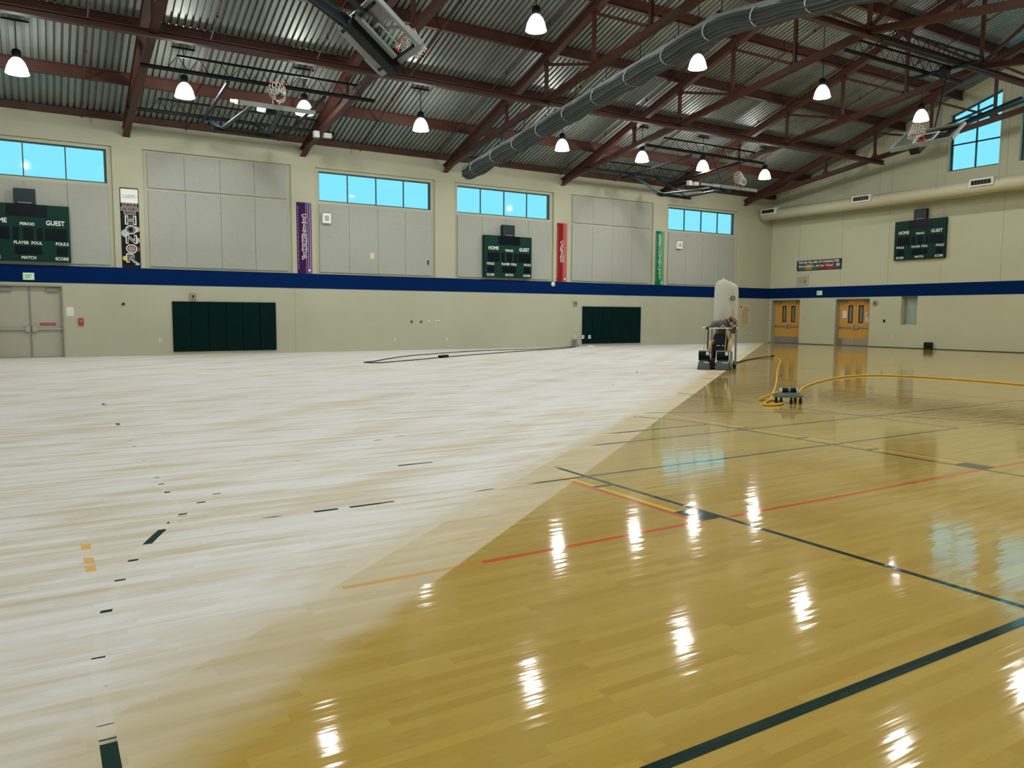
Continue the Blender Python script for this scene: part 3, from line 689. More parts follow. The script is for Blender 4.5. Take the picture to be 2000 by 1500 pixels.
scoreboard('A', 19.28, 3.37, 'green scoreboard on the acoustic wall panels beside the red caring banner')
scoreboard('B', 22.74, 4.48, 'green scoreboard on the plain cream gable wall below the air duct')

# ================================================================ BANNERS
def banner_mat(name, c): return mat(name, c, 0.7, var=0.12, scale=1.5, spec=0.1)
BPUR = banner_mat('purple_vinyl', (0.042, 0.009, 0.062)); BRED = banner_mat('red_vinyl', (0.21, 0.011, 0.014)); BGRN = banner_mat('green_vinyl', (0.004, 0.15, 0.055)); BBLK = banner_mat('black_vinyl', (0.010, 0.012, 0.014))
LPUR = mat('lilac_print', (0.36, 0.22, 0.42), 0.6); LRED = mat('pink_print', (0.65, 0.22, 0.20), 0.6); LGRN = mat('mint_print', (0.20, 0.48, 0.30), 0.6)
def pillar_banner(uc, word, bm_, lm_, label, ztop, zbot, upright=True):
    t = thing('banner', (uc, YA, 3.26), label, 'banner', 'character banners on the pilasters')
    wbox(MB(), 'A', uc-0.305, uc+0.305, 3.265, 6.15, 0.0, 0.012).build('banner_sheet', bm_, t)
    for k, (a, wd) in enumerate(((0.07, 0.025), (0.145, 0.035), (0.225, 0.045), (-0.285, 0.01))):
        wbox(MB(), 'A', uc+a, uc+a+wd, 3.265, 6.15, 0.012, 0.016).build('stripe', lm_ if k != 3 else bm_, t)
    m = MB(); n_ = len(word)
    for i, ch in enumerate(word):
        zc = ztop-(ztop-zbot)*(i+0.5)/n_; hh = (ztop-zbot)/n_*0.90
        text_on(m, ch, 'A', uc+0.0, zc, 0.21 if ch != 'I' else 0.10, hh, 0.016, bold=0.05)
    m.build('lettering', WHITE, t)
    m = MB()
    for i, ch in enumerate(word):
        zc = ztop-(ztop-zbot)*(i+0.5)/n_; hh = (ztop-zbot)/n_*0.72
        text_on(m, ch, 'A', uc+0.0, zc, 0.15 if ch != 'I' else 0.05, hh, 0.024, bold=-0.005)
    m.build('lettering_fill', bm_, t)
    m = MB()
    z = 6.0
    while z > 3.5:
        L = random.uniform(0.06, 0.16); wbox(m, 'A', uc-0.262, uc-0.240, z-L, z, 0.012, 0.016); z -= L+0.03
    m.build('fine_print', lm_, t)
    wbox(MB(), 'A', uc+0.15, uc+0.22, 3.36, 3.44, 0.016, 0.02).build('logo', WHITE, t)
pillar_banner(TR[2], 'CITIZENSHIP', BPUR, LPUR, 'purple citizenship banner with stacked letters on a pilaster', 5.70, 3.82)
pillar_banner(TR[4], 'CARING', BRED, LRED, 'red caring banner with stacked letters on a pilaster', 5.30, 4.22)
pillar_banner(TR[5], 'RESPONSIBILITY', BGRN, LGRN, 'green responsibility banner with stacked letters on a pilaster', 6.00, 3.55)
t = thing('banner', (TR[1], YA, 3.26), 'black honor banner with sports balls and a white panel on top', 'banner', 'character banners on the pilasters')
uc = TR[1]+0.02
wbox(MB(), 'A', uc-0.31, uc+0.31, 3.265, 6.17, 0, 0.012).build('banner_sheet', BBLK, t)
wbox(MB(), 'A', uc-0.285, uc+0.285, 5.62, 6.13, 0.012, 0.016).build('white_panel', WHITE, t)
LGREY = mat('pale_grey_print', (0.45, 0.47, 0.47), 0.7); MAU = mat('mauve_print', (0.30, 0.24, 0.24), 0.7)
m = MB(); text_on(m, 'LARPD', 'A', uc, 5.86, 0.46, 0.13, 0.016, bold=0.02); m.build('lettering', LGREY, t)
for s_, z, w_ in (('PURSUE', 5.55, 0.44), ('VICTORY', 5.40, 0.52), ('WITH', 5.26, 0.34)):
    wbox(MB(), 'A', uc-w_/2-0.03, uc+w_/2+0.03, z-0.07, z+0.075, 0.012, 0.016).build('word_plate', MAU, t)
    m = MB(); text_on(m, s_, 'A', uc, z, w_, 0.10, 0.016, bold=0.02); m.build('lettering', BBLK, t)
def ball(uc_, z, r, mm): 
    m = MB(); m.add([(uc_+r*math.cos(2*PI*i/24), YA-0.015, z+r*math.sin(2*PI*i/24)) for i in range(24)], [tuple(range(24))]); m.build('printed_ball', mm, t)
BA = mat('tan_ball_print', (0.45, 0.40, 0.28), 0.7); BB = mat('grey_ball_print', (0.42, 0.43, 0.42), 0.7); BC_ = mat('pink_ball_print', (0.38, 0.22, 0.18), 0.7); BD = mat('maroon_ball_print', (0.16, 0.025, 0.02), 0.7); BE = mat('yellow_ball_print', (0.62, 0.52, 0.10), 0.7); BF = mat('slate_ball_print', (0.05, 0.06, 0.065), 0.7)
for du, z, r, mm in ((0.0, 4.98, 0.17, BF), (0.20, 4.68, 0.11, BA), (-0.17, 4.52, 0.14, BB), (0.20, 4.28, 0.11, BA), (0.21, 3.95, 0.10, BD), (0.02, 3.93, 0.17, BC_), (-0.20, 3.61, 0.09, BE)): ball(uc+du, z, r, mm)
m = MB()
for i, ch in enumerate('HONOR'): text_on(m, ch, 'A', uc+0.02, 5.00-i*0.345, 0.38, 0.33, 0.016, bold=0.04)
m.build('lettering', WHITE, t)
m = MB()
for i, ch in enumerate('HONOR'): text_on(m, ch, 'A', uc+0.02, 5.00-i*0.345, 0.315, 0.265, 0.024, bold=0.0)
m.build('lettering_fill', BF, t)
wbox(MB(), 'A', uc+0.13, uc+0.27, 3.37, 3.45, 0.012, 0.016).build('logo', LGREY, t)
# six pillars banner on the gable wall
t = thing('banner', (XB, 28.65, 4.2), 'wide multicoloured banner lettered with the six pillars of character', 'banner')
wbox(MB(), 'B', 27.17, 30.13, 4.21, 4.80, 0, 0.012).build('banner_sheet', mat('dark_navy_vinyl', (0.012, 0.015, 0.03), 0.6), t)
cols = [(0.05, 0.08, 0.12), (0.30, 0.20, 0.05), (0.012, 0.12, 0.06), (0.20, 0.02, 0.025), (0.26, 0.03, 0.03), (0.08, 0.05, 0.10)]
for i, c in enumerate(cols): wbox(MB(), 'B', 30.02-(i+1)*0.465, 30.02-i*0.465-0.01, 4.25, 4.60, 0.012, 0.016).build('colour_block', mat('print_block_%d' % i, c, 0.7, var=0.3, scale=6), t)
m = MB(); text_on(m, 'THE SIX PILLARS OF CHARACTER', 'B', 28.68, 4.685, 2.72, 0.13, 0.016, bold=0.03); m.build('lettering', WHITE, t)
m = MB(); text_on(m, 'Everywhere, All the Time!', 'B', 28.85, 4.45, 2.3, 0.15, 0.018, bold=0.015, slant=0.3); m.build('lettering', WHITE, t)
wbox(MB(), 'B', 27.30, 27.52, 4.40, 4.55, 0.016, 0.02).build('logo', LGREY, t)

# ================================================================ DOORS
def fbox(m, wall, u0, u1, z0, z1, d0, d1): return wbox(m, wall, u0, u1, z0, z1, d0, d1)
def door(n, wall, hole, rec, leafm, wood, extras):
    u0, u1, z0, z1 = hole; uc = (u0+u1)/2
    t = thing('door_%d' % n, wpt(wall, uc, 0, -rec), kind='structure')
    m = MB(); fbox(m, wall, u0, u0+0.05, 0, z1, -rec-0.08, -0.01); fbox(m, wall, u1-0.05, u1, 0, z1, -rec-0.08, -0.01); fbox(m, wall, u0+0.05, u1-0.05, z1-0.06, z1, -rec-0.08, -0.01)
    m.build('door_frame', JAMB, t)
    for s_ in (-1, 1):
        a, b = (u0+0.055, uc-0.006) if s_ < 0 else (uc+0.006, u1-0.055)
        hinge = a if s_ < 0 else b
        lf = MB(); lite = None
        if wood:
            l0, l1 = (b-0.42, b-0.20) if s_ < 0 else (a+0.20, a+0.42)
            lite = (l0, l1, 1.28, 2.18)
            cells(lf, a, b, 0.02, z1-0.07, [lite], lambda p, q2, c, d: fbox(lf, wall, p, q2, c, d, -rec-0.045, -rec))
        else: fbox(lf, wall, a, b, 0.02, z1-0.07, -rec-0.045, -rec)
        leaf = lf.build('door_leaf', leafm, t)
        if wood:
            m = MB(); l0, l1, c, d = lite
            for q2 in ((l0-0.03, l0+0.015, c-0.03, d+0.03), (l1-0.015, l1+0.03, c-0.03, d+0.03), (l0, l1, c-0.03, c+0.015), (l0, l1, d-0.015, d+0.03)): fbox(m, wall, q2[0], q2[1], q2[2], q2[3], -rec, -rec+0.012)
            m.build('vision_frame', BLACK, leaf); fbox(MB(), wall, l0, l1, c, d, -rec-0.03, -rec-0.02).build('vision_pane', mat('wired_glass_grey', (0.20, 0.19, 0.17), 0.15, var=0.1), leaf)
            fbox(MB(), wall, a+0.01, b-0.01, 0.03, 0.40, -rec, -rec+0.004).build('kick_plate', STEEL if n == 3 else GREYM, leaf)
        zb = 1.02
        pb = MB(); fbox(pb, wall, a+0.02, b-0.02, zb-0.02, zb+0.025, -rec+0.04, -rec+0.075); pb.build('panic_bar', STEEL, leaf)
        e_ = b-0.10 if s_ < 0 else a+0.10
        fbox(MB(), wall, e_-0.07, e_+0.07, zb-0.10, zb+0.10, -rec, -rec+0.085).build('bar_latch', STEEL, leaf)
        fbox(MB(), wall, hinge-0.005 if s_ < 0 else hinge-0.06, hinge+0.06 if s_ < 0 else hinge+0.005, zb-0.05, zb+0.05, -rec, -rec+0.06).build('bar_bracket', GREYM, leaf)
        c_ = a+0.28 if s_ < 0 else b-0.28
        fbox(MB(), wall, c_-0.17, c_+0.17, z1-0.24, z1-0.13, -rec, -rec+0.07).build('door_closer', GREYM, leaf)
    fbox(MB(), wall, u0, u1, 0.0, z1, -rec-0.10, -rec-0.06).build('door_gap_blocker', BLACK, t); fbox(MB(), wall, u0+0.05, u1-0.05, 0.0, 0.02, -rec-0.05, -rec+0.05).build('threshold', STEEL if not wood else DKW, t)  # black sheet added behind the leaves to block sky light at the gaps
    if not wood: fbox(MB(), wall, uc-0.022, uc+0.022, 0, z1-0.06, -rec-0.02, -rec+0.03).build('centre_mullion', GREYM, t)
    return t
d1 = door(1, 'A', DOORA, 0.14, DOORC, False, None)
REDS = mat('faded_red_sign', (0.34, 0.04, 0.03), 0.6)
t = thing('door_sign', wpt('A', 0.32, 1.14, -0.14), 'small red notice strip on the beige door above its push bar', 'sign')
wbox(MB(), 'A', 0.08, 0.56, 1.14, 1.24, -0.14, -0.132).build('sign_plate', REDS, t)
m = MB()
for k in range(7): wbox(m, 'A', 0.12+k*0.058, 0.165+k*0.058, 1.18, 1.205, -0.132, -0.130)
m.build('sign_print', LRED, t)
d2 = door(2, 'B', D2, 0.34, OAK, True, None); d3 = door(3, 'B', D3, 0.34, OAK, True, None)
tag(wbox(MB(), 'B', 26.98, 27.24, 1.52, 1.92, -0.34, -0.336).build('paper_notice', PAPER), 'white paper notice taped on the oak door beside the round symbol sign', 'notice')
t = thing('door_sign', wpt('B', 25.65, 1.30, -0.34), 'cream sign with a black round symbol on an oak door leaf', 'sign')
wbox(MB(), 'B', 25.44, 25.83, 1.30, 1.83, -0.34, -0.334).build('sign_plate', mat('cream_sign', (0.62, 0.55, 0.38), 0.7), t)
MB().ring((XB+0.332, 25.62, 1.66), (0, 1, 0), (0, 0, 1), 0.11, 0.012, 20, 4).bar((XB+0.332, 25.70, 1.74), (XB+0.332, 25.54, 1.58), 0.02, 0.006, (1, 0, 0)).build('round_symbol', BLACK, t)
tag(wbox(MB(), 'B', 29.30, 29.72, 1.42, 1.62, 0, 0.008).build('wall_plaque', TANP), 'small tan plaque on the gable wall between the two oak doors', 'plaque')
# interior window in the gable wall
t = thing('window_15', (XB+0.3, 23.19, 1.2), kind='structure')
m = MB(); xa, xb = XB+0.28, XB+0.34
m.box((xa, WB[0], WB[2]), (xb, WB[1], WB[2]+0.05)).box((xa, WB[0], WB[3]-0.05), (xb, WB[1], WB[3])).box((xa, WB[0], WB[2]), (xb, WB[0]+0.05, WB[3])).box((xa, WB[1]-0.05, WB[2]), (xb, WB[1], WB[3]))
m.build('window_frame', JAMB, t)
MB().box((XB+0.30, WB[0]+0.04, WB[2]+0.04), (XB+0.31, WB[1]-0.04, WB[3]-0.04)).build('pane', CLEAR, t)
MB().box((XB+0.36, WB[0], WB[2]), (XB+0.40, WB[1], WB[3])).build('blind', mat('white_blind', (0.62, 0.62, 0.60), 0.8), t)

# ================================================================ WALL FITTINGS
EXITG = mat('exit_face', (0.55, 0.75, 0.60), 0.5, emit=(0.45, 0.85, 0.6), estr=0.25); EXITL = mat('exit_green', (0.01, 0.22, 0.08), 0.5)
def exit_sign(wall, u, z, label):
    t = thing('exit_sign', wpt(wall, u, z, 0.012), label, 'exit sign')
    wbox(MB(), wall, u-0.17, u+0.17, z, z+0.25, 0.012, 0.06).build('sign_case', OFFW, t)
    wbox(MB(), wall, u-0.125, u+0.125, z+0.035, z+0.215, 0.06, 0.064).build('sign_face', EXITG, t)
    m = MB(); text_on(m, 'EXIT', wall, u, z+0.125, 0.20, 0.13, 0.064, bold=0.02); m.build('lettering', EXITL, t)
exit_sign('A', -0.19, 2.73, 'lit green exit sign on the blue band above the beige double door')
exit_sign('B', 28.5, 2.80, 'lit green exit sign on the blue band between the two oak doors')
def strobe(wall, u, z, label):
    t = thing('alarm_strobe', wpt(wall, u, z, 0), label, 'alarm strobe', 'grey alarm strobes')
    wbox(MB(), wall, u-0.12, u+0.12, z-0.13, z+0.13, 0, 0.05).build('back_box', mat('grey_beige_box', (0.33, 0.32, 0.26), 0.6), t)
    wbox(MB(), wall, u-0.06, u+0.06, z-0.07, z+0.06, 0.05, 0.085).build('strobe_lens', GREYM, t)
    wbox(MB(), wall, u-0.025, u+0.025, z-0.045, z+0.04, 0.085, 0.10).build('strobe_bulb', BLACK, t)
strobe('A', 5.16, 2.25, 'grey alarm strobe box above the larger green wall pad'); strobe('A', 23.33, 2.20, 'grey alarm strobe box beside the green wall pad under the caring banner'); strobe('B', 25.06, 2.32, 'grey alarm strobe box beside the oak door on the gable wall')
def pad(u0, u1, z0, z1, n, label):
    t = thing('wall_pad', wpt('A', (u0+u1)/2, z0, 0), label, 'wall pad', 'green wall pads'); wd = (u1-u0)/n
    for k in range(n):
        a, b = u0+k*wd+0.004, u0+(k+1)*wd-0.004; m = MB()
        m.hexa([(a, YA, z0), (b, YA, z0), (b, YA-0.045, z0), (a, YA-0.045, z0), (a, YA, z1), (b, YA, z1), (b, YA-0.045, z1), (a, YA-0.045, z1)])
        m.hexa([(a, YA-0.045, z0), (b, YA-0.045, z0), (b-0.02, YA-0.06, z0+0.02), (a+0.02, YA-0.06, z0+0.02), (a, YA-0.045, z1), (b, YA-0.045, z1), (b-0.02, YA-0.06, z1-0.02), (a+0.02, YA-0.06, z1-0.02)])
        m.build('pad_segment', GREEN, t)
pad(4.40, 8.30, 0.13, 2.05, 6, 'dark green segmented wall pad between the red fire alarm pull and the four wall jacks'); pad(23.79, 27.68, 0.14, 2.05, 6, 'dark green segmented wall pad between the small cable box and the sanding rig')
def outlet(wall, u, z, label, w_=0.09, h_=0.14, mm=OFFW):
    t = thing('wall_outlet', wpt(wall, u, z, 0), label, 'outlet', 'white wall outlets')
    wbox(MB(), wall, u-w_/2, u+w_/2, z-h_/2, z+h_/2, 0, 0.012).build('cover_plate', mm, t)
    for dz in (-0.03, 0.03): wbox(MB(), wall, u-0.018, u+0.018, z+dz-0.016, z+dz+0.016, 0.012, 0.016).build('socket', GREYM, t)
outlet('A', 3.95, 0.57, 'white wall outlet between the fire alarm pull and the larger green pad'); outlet('A', 13.52, 0.49, 'white wall outlet low below the left end of the four wall jacks'); outlet('A', 16.08, 0.49, 'white wall outlet low to the right of the four wall jacks')
outlet('A', 23.33, 0.50, 'white wall outlet directly above the small floor cable box', 0.11, 0.16); outlet('A', 36.34, 0.58, 'white wall outlet below the tan rules poster'); outlet('B', 24.04, 0.58, 'white wall outlet on the gable wall under the interior window side')
for u, lb_ in ((23.80, 'white outlet box on the very edge of the green pad beside the cable box'), (24.22, 'white outlet box on the face of the green pad near the cable box')):
    t = thing('pad_outlet_box', wpt('A', u, 0.48, 0.06), lb_, 'outlet', 'outlet boxes on the green pad')
    wbox(MB(), 'A', u-0.07, u+0.07, 0.40, 0.58, 0.06, 0.10).build('box_body', OFFW, t); wbox(MB(), 'A', u-0.03, u+0.03, 0.45, 0.53, 0.10, 0.104).build('socket', GREYM, t)
for i_, (u, mm, h_) in enumerate(((14.31, GREYM, 0.12), (14.77, GREYM, 0.12), (15.17, OFFW, 0.10), (15.61, WHITE, 0.11))):
    t = thing('wall_jack', wpt('A', u, 1.28, 0), 'small wall jack plate, %s of the line of four counted from the larger green pad' % NTH[i_], 'wall jack', 'four wall jacks')
    wbox(MB(), 'A', u-0.065, u+0.065, 1.28-h_/2, 1.28+h_/2, 0, 0.012).build('cover_plate', mm, t); wbox(MB(), 'A', u-0.045, u+0.045, 1.28-h_/2+0.02, 1.285, 0.012, 0.016).build('socket', BLACK if mm is not OFFW else GREYM, t)
def speaker(u, z, label):
    t = thing('wall_speaker', wpt('A', u, z, -0.045), label, 'speaker', 'white wall speakers')
    wbox(MB(), 'A', u-0.17, u+0.17, z-0.20, z+0.20, -0.045, 0.10).build('speaker_case', WHITE, t)
    wbox(MB(), 'A', u-0.09, u+0.09, z-0.11, z+0.11, 0.10, 0.106).build('speaker_grille', mat('pale_green_grey_grille', (0.35, 0.40, 0.36), 0.7), t)
    wbox(MB(), 'A', u-0.18, u+0.16, z+0.20, z+0.23, -0.045, 0.05).build('mounting_bracket', GREYM, t)
speaker(10.47, 5.57, 'square white speaker on the acoustic panels beside the citizenship banner'); speaker(30.35, 5.48, 'square white speaker on the acoustic panels beside the green banner')
t = thing('fire_alarm_pull', wpt('A', 1.35, 1.15, 0), 'red fire alarm pull box beside the beige double door', 'fire alarm')
wbox(MB(), 'A', 1.27, 1.43, 1.15, 1.40, 0, 0.05).build('pull_case', RED, t); wbox(MB(), 'A', 1.31, 1.39, 1.24, 1.34, 0.05, 0.06).build('pull_handle', mat('dull_pink', (0.42, 0.15, 0.14), 0.5), t)
tag(wbox(MB(), 'A', 0.91, 1.13, 1.48, 1.80, 0, 0.004).build('paper_notice', PAPER), 'white paper notice taped to the wall beside the beige double door', 'notice')
tag(MB().lathe([(0.05, 0.0), (0.05, 0.02), (0.02, 0.05)], (2.74, YA-0.05, 1.93), 6, axis='y').build('wall_hook', BLACK), 'small dark hook on the cream wall between the double door and the larger pad', 'hook')
t = thing('dome_camera', (21.95, YA-0.012, 3.06), 'small white dome camera on the blue band left of the caring banner', 'camera')
MB().lathe([(0.115, 0.0), (0.115, -0.04), (0.09, -0.09), (0.03, -0.12)], (21.95, YA-0.012, 3.13), 16, axis='y').build('dome_shell', WHITE, t, True); MB().lathe([(0.045, 0.0), (0.03, -0.02)], (21.97, YA-0.13, 3.13), 12, axis='y').build('lens', GREYM, t)
t = thing('rules_poster', wpt('A', 35.75, 1.03, 0), 'tan rules poster with lines of small print near the corner', 'poster')
wbox(MB(), 'A', 35.32, 36.18, 1.03, 2.27, 0, 0.01).build('poster_sheet', TANP, t)
m = MB(); BRP = mat('brown_print', (0.25, 0.18, 0.08), 0.8)
for k in range(14):
    zz = 2.10-k*0.075; wbox(m, 'A', 35.42+(0.12 if k < 3 else 0.0)+random.uniform(0, 0.12), 36.06+random.uniform(-0.15, 0.05), zz, zz+0.028, 0.01, 0.012)
m.build('printed_lines', BRP, t); wbox(MB(), 'A', 35.38, 35.46, 2.08, 2.2, 0.01, 0.013).build('printed_emblem', BLACK, t)
tag(wbox(MB(), 'A', 12.40, 12.60, 3.98, 4.24, -0.045, -0.04).build('paper_notice', mat('yellowed_paper', (0.60, 0.57, 0.40), 0.9)), 'faint yellowed paper on the acoustic panels between citizenship banner and middle scoreboard', 'notice')
t = thing('wall_outlet', wpt('A', 15.16, 3.86, -0.045), 'dark outlet at the lower right corner of acoustic panels beside the citizenship banner', 'outlet'); wbox(MB(), 'A', 15.12, 15.20, 3.85, 4.02, -0.045, -0.02).build('cover_plate', BLACK, t); wbox(MB(), 'A', 15.145, 15.175, 3.90, 3.94, -0.02, -0.015).build('socket', OFFW, t)
t = thing('wall_speaker', (XB, 29.7, 3.4), 'cream louvred speaker box on the gable wall under the six pillars banner', 'speaker')
wbox(MB(), 'B', 29.28, 30.10, 3.40, 3.98, 0, 0.06).build('speaker_case', DUCT, t); wbox(MB(), 'B', 29.34, 30.04, 3.46, 3.88, 0.06, 0.065).build('speaker_grille', JAMB, t); wbox(MB(), 'B', 29.42, 29.56, 3.52, 3.66, 0.065, 0.09).build('volume_knob', GREYM, t)
tag(wbox(MB(), 'B', 24.46, 24.56, 1.31, 1.45, 0, 0.03).build('light_switch', BLACK), 'small black switch on the gable wall between the strobe and the interior window', 'switch')
tag(MB().box((XB-0.32, 21.83, 0.0), (XB-0.03, 22.14, 0.33)).box((XB-0.30, 21.85, 0.33), (XB-0.05, 22.12, 0.345)).build('floor_box', BLACK), 'small black box on the floor against the gable wall', 'box')
t = thing('cable_box', (23.3, 31.75, 0), 'small grey floor stand with a cable box against the cream wall', 'cable box')
MB().box((23.16, 31.70, 0.0), (23.42, 31.95, 0.12)).build('box_base', GREYM, t); MB().tube([(23.2, 31.8, 0.1), (23.38, 31.85, 0.34)], 0.015, 5).tube([(23.38, 31.8, 0.1), (23.2, 31.85, 0.34)], 0.015, 5).build('stand_legs', GREYM, t); MB().box((23.14, 31.74, 0.34), (23.44, 31.96, 0.38)).build('stand_top', GREYM, t)
tag(MB().hexa([(23.85, 31.55, 0), (24.5, 31.6, 0), (24.45, 31.85, 0), (23.9, 31.8, 0), (23.95, 31.6, 0.07), (24.3, 31.62, 0.05), (24.3, 31.8, 0.06), (24.0, 31.75, 0.08)]).build('crumpled_rag', PAPER), 'crumpled white rag on the floor below the green pad', 'rag')

# ================================================================ CABLES AND DOLLY
def smooth(pts, n=6):
    P = [Vector(p) for p in pts]; out = []
    for i in range(len(P)-1):
        p0 = P[max(i-1, 0)]; p1 = P[i]; p2 = P[i+1]; p3 = P[min(i+2, len(P)-1)]
        for k in range(n):
            t_ = k/n; out.append(0.5*((2*p1)+(-p0+p2)*t_+(2*p0-5*p1+4*p2-p3)*t_*t_+(-p0+3*p1-3*p2+p3)*t_**3))
    return out+[P[-1]]
CBL = [(22.9, 31.6), (20.34, 30.4), (17.7, 30.01), (15.37, 29.28), (12.42, 27.51), (10.78, 25.99), (9.58, 24.56), (9.11, 24.18), (9.5, 23.83), (10.41, 24.3), (11.49, 24.92), (12.86, 25.85), (14.84, 26.97), (18.1, 28.7), (20.94, 29.94), (23.0, 31.4)]
t = thing('black_cable', (14, 27, 0), 'long black power cable looped on the sanded floor in front of the cream wall', 'cable')
MB().tube(smooth([(x_, y_, 0.022) for x_, y_ in CBL]), 0.017, 6).build('cable_run', BLACK, t, True)
MB().bar((12.6, 25.66, 0.05), (13.05, 25.98, 0.05), 0.14, 0.10).build('connector', BLACK, t)
YEL = mat('yellow_cable_jacket', (0.62, 0.40, 0.03), 0.45, var=0.1)
HZ = 0.023
t = thing('yellow_cable', (14, 12, 0), 'thick yellow power cable snaking across the glossy floor to the small dolly', 'cable')
pts = [(24.2, 20.2), (22.7, 18.62), (18.3, 15.1), (14.87, 12.29), (12.6, 10.5), (11.9, 9.95), (11.25, 9.55), (11.05, 9.36), (11.25, 9.28), (11.55, 9.38), (11.78, 9.62), (11.80, 9.86), (11.62, 9.98), (11.50, 9.88), (11.56, 9.60)]
MB().tube(smooth([(x_, y_, HZ) for x_, y_ in pts[:-2]]+[(11.72, 9.86, 0.1), (11.60, 9.55, 0.20)]), 0.021, 8).build('cable_run', YEL, t, True)
pts = [(11.95, 9.35, 0.20), (12.3, 9.60, 0.10), (13.2, 10.35, HZ), (14.6, 11.3, HZ), (16.2, 12.1, HZ), (17.9, 12.72, HZ), (19.3, 12.75, HZ), (19.9, 11.8, HZ), (20.0, 10.4, HZ), (19.79, 9.18, HZ), (19.6, 8.2, HZ), (19.3, 7.0, HZ)]
MB().tube(smooth(pts), 0.021, 8).build('cable_run', YEL, t, True)
MB().tube([(24.2, 20.2, 0.045), (24.45, 20.4, 0.045)], 0.055, 8).build('plug', BLACK, t)
t = thing('black_cable', (21, 20, 0), 'dark cable on the floor from the sanding rig to the yellow cable plug', 'cable')
MB().tube(smooth([(18.3, 16.9, 0.3), (18.7, 17.3, 0.03), (20.5, 18.6, 0.02), (22.8, 19.9, 0.02), (24.4, 20.37, 0.045)]), 0.02, 6).build('cable_run', BLACK, t, True)
dd = Vector((0.43, -0.24, 0)).normalized(); de = Vector((-dd.y, dd.x, 0)); dc = Vector((11.78, 9.45, 0))
dl = thing('cable_dolly', dc, 'small wheeled dolly carrying a black cable coupler on the glossy floor', 'dolly')
DP = lambda a, b, z: dc+dd*a+de*b+Vector((0, 0, z))
oc = [(-.24, -.11), (-.18, -.18), (.18, -.18), (.24, -.11), (.24, .11), (.18, .18), (-.18, .18), (-.24, .11)]
GRB = mat('grey_blue_plastic', (0.12, 0.16, 0.18), 0.4)
m = MB(); m.add([DP(a, b, 0.12) for a, b in oc]+[DP(a, b, 0.165) for a, b in oc], [tuple(range(8))[::-1], tuple(range(8, 16))]+[(i, (i+1) % 8, 8+(i+1) % 8, 8+i) for i in range(8)]); m.build('deck_plate', GRB, dl)
m = MB(); m.add([DP(a*.72, b*.72, 0.165) for a, b in oc]+[DP(a*.66, b*.66, 0.20) for a, b in oc], [tuple(range(8))[::-1], tuple(range(8, 16))]+[(i, (i+1) % 8, 8+(i+1) % 8, 8+i) for i in range(8)]); m.build('raised_tray', GRB, dl)
MB().tube([DP(-0.13, 0, 0.24), DP(0.13, 0, 0.24)], 0.045, 12).build('coupler_body', BLACK, dl); MB().tube([DP(-0.02, 0, 0.24), DP(0.02, 0, 0.24)], 0.048, 12).build('coupler_ring', ALU, dl)
for s_ in (-1, 1): MB().tube([DP(s_*0.13, 0, 0.24), DP(s_*0.155, 0, 0.238)], 0.043, 12).build('coupler_collar', OFFW, dl)
for a, b in ((-.18, -.12), (.18, -.12), (.18, .12), (-.18, .12), (0, -0.14)):
    cst = MB().tube([DP(a, b, 0.12), DP(a, b, 0.075)], 0.02, 6).build('caster_fork', BLACK, dl)
    MB().tube([DP(a-0.014, b, 0.042), DP(a+0.014, b, 0.042)], 0.042, 12).build('wheel', BLACK, cst)

# ================================================================ SANDING RIG AND OPERATOR
RZ = math.atan2(-0.72765, 0.68595); P0 = (17.45, 16.45, 0)
SGREY = mat('slate_grey_housing', (0.075, 0.10, 0.105), 0.4, var=0.12); SDK = mat('dark_motor_casing', (0.005, 0.009, 0.011), 0.5, var=0.2, spec=0.2); HOSE = mat('tan_hose', (0.48, 0.36, 0.18), 0.6, var=0.1); BAGM = mat('white_bag_fabric', (0.52, 0.52, 0.46), 0.85, var=0.03, scale=3)
LBL = mat('white_label', (0.7, 0.72, 0.72), 0.5)
rig = thing('floor_sander', P0, 'twin-drum ride-behind floor sander with slate grey housings and handlebar', 'floor sander', rz=RZ)
def drum(a0, a1, sh):
    w_ = a1-a0; m = MB()
    m.hexa([(a0, -0.30, 0.015), (a1, -0.30, 0.015), (a1, 0.30, 0.015), (a0, 0.30, 0.015), (a0+.02, -0.30, 0.13), (a1-.02, -0.30, 0.13), (a1-.02, 0.30, 0.22), (a0+.02, 0.30, 0.22)])
    m.hexa([(a0+.02, -0.30, 0.13), (a1-.02, -0.30, 0.13), (a1-.02, 0.30, 0.13), (a0+.02, 0.30, 0.13), (a0+.06, -0.16, 0.27), (a1-.04, -0.16, 0.27), (a1-.04, 0.26, 0.27), (a0+.06, 0.26, 0.27)])
    hs = m.build('drum_housing', SGREY, rig)
    MB().tube([(a0+0.02, 0.0, 0.09), (a1-0.02, 0.0, 0.09)], 0.088, 14).build('sanding_drum', BLACK, hs)
    MB().box((a0+w_*0.5, -0.252, 0.20), (a1-0.03, -0.235, 0.225)).build('warning_strip', LBL, hs)
    m = MB(); m.tube([(a0+0.03, 0.02, 0.43), (a1-0.02, 0.02, 0.43)], 0.135, 16); m.box((a0+0.03, -0.06, 0.27), (a1-0.02, 0.12, 0.36)); mo = m.build('motor', SDK, rig)
    MB().box((a0+0.03, -0.10, 0.535), (a1-0.02, 0.14, 0.565)).build('motor_cover', ALU, mo); MB().box((a1-0.13, -0.135, 0.43), (a1-0.05, -0.10, 0.53)).build('rating_label', LBL, mo)
    MB().box((a0+0.06, -0.135, 0.36), (a0+0.14, -0.10, 0.46)).build('badge', GREEN, mo)
drum(-0.71, -0.33, 0); drum(-0.19, 0.22, 0)
m = MB(); m.box((-0.40, -0.22, 0.06), (-0.20, 0.9, 0.30)); m.box((-0.62, 0.30, 0.08), (0.42, 0.95, 0.13)); m.build('chassis', BLACK, rig)
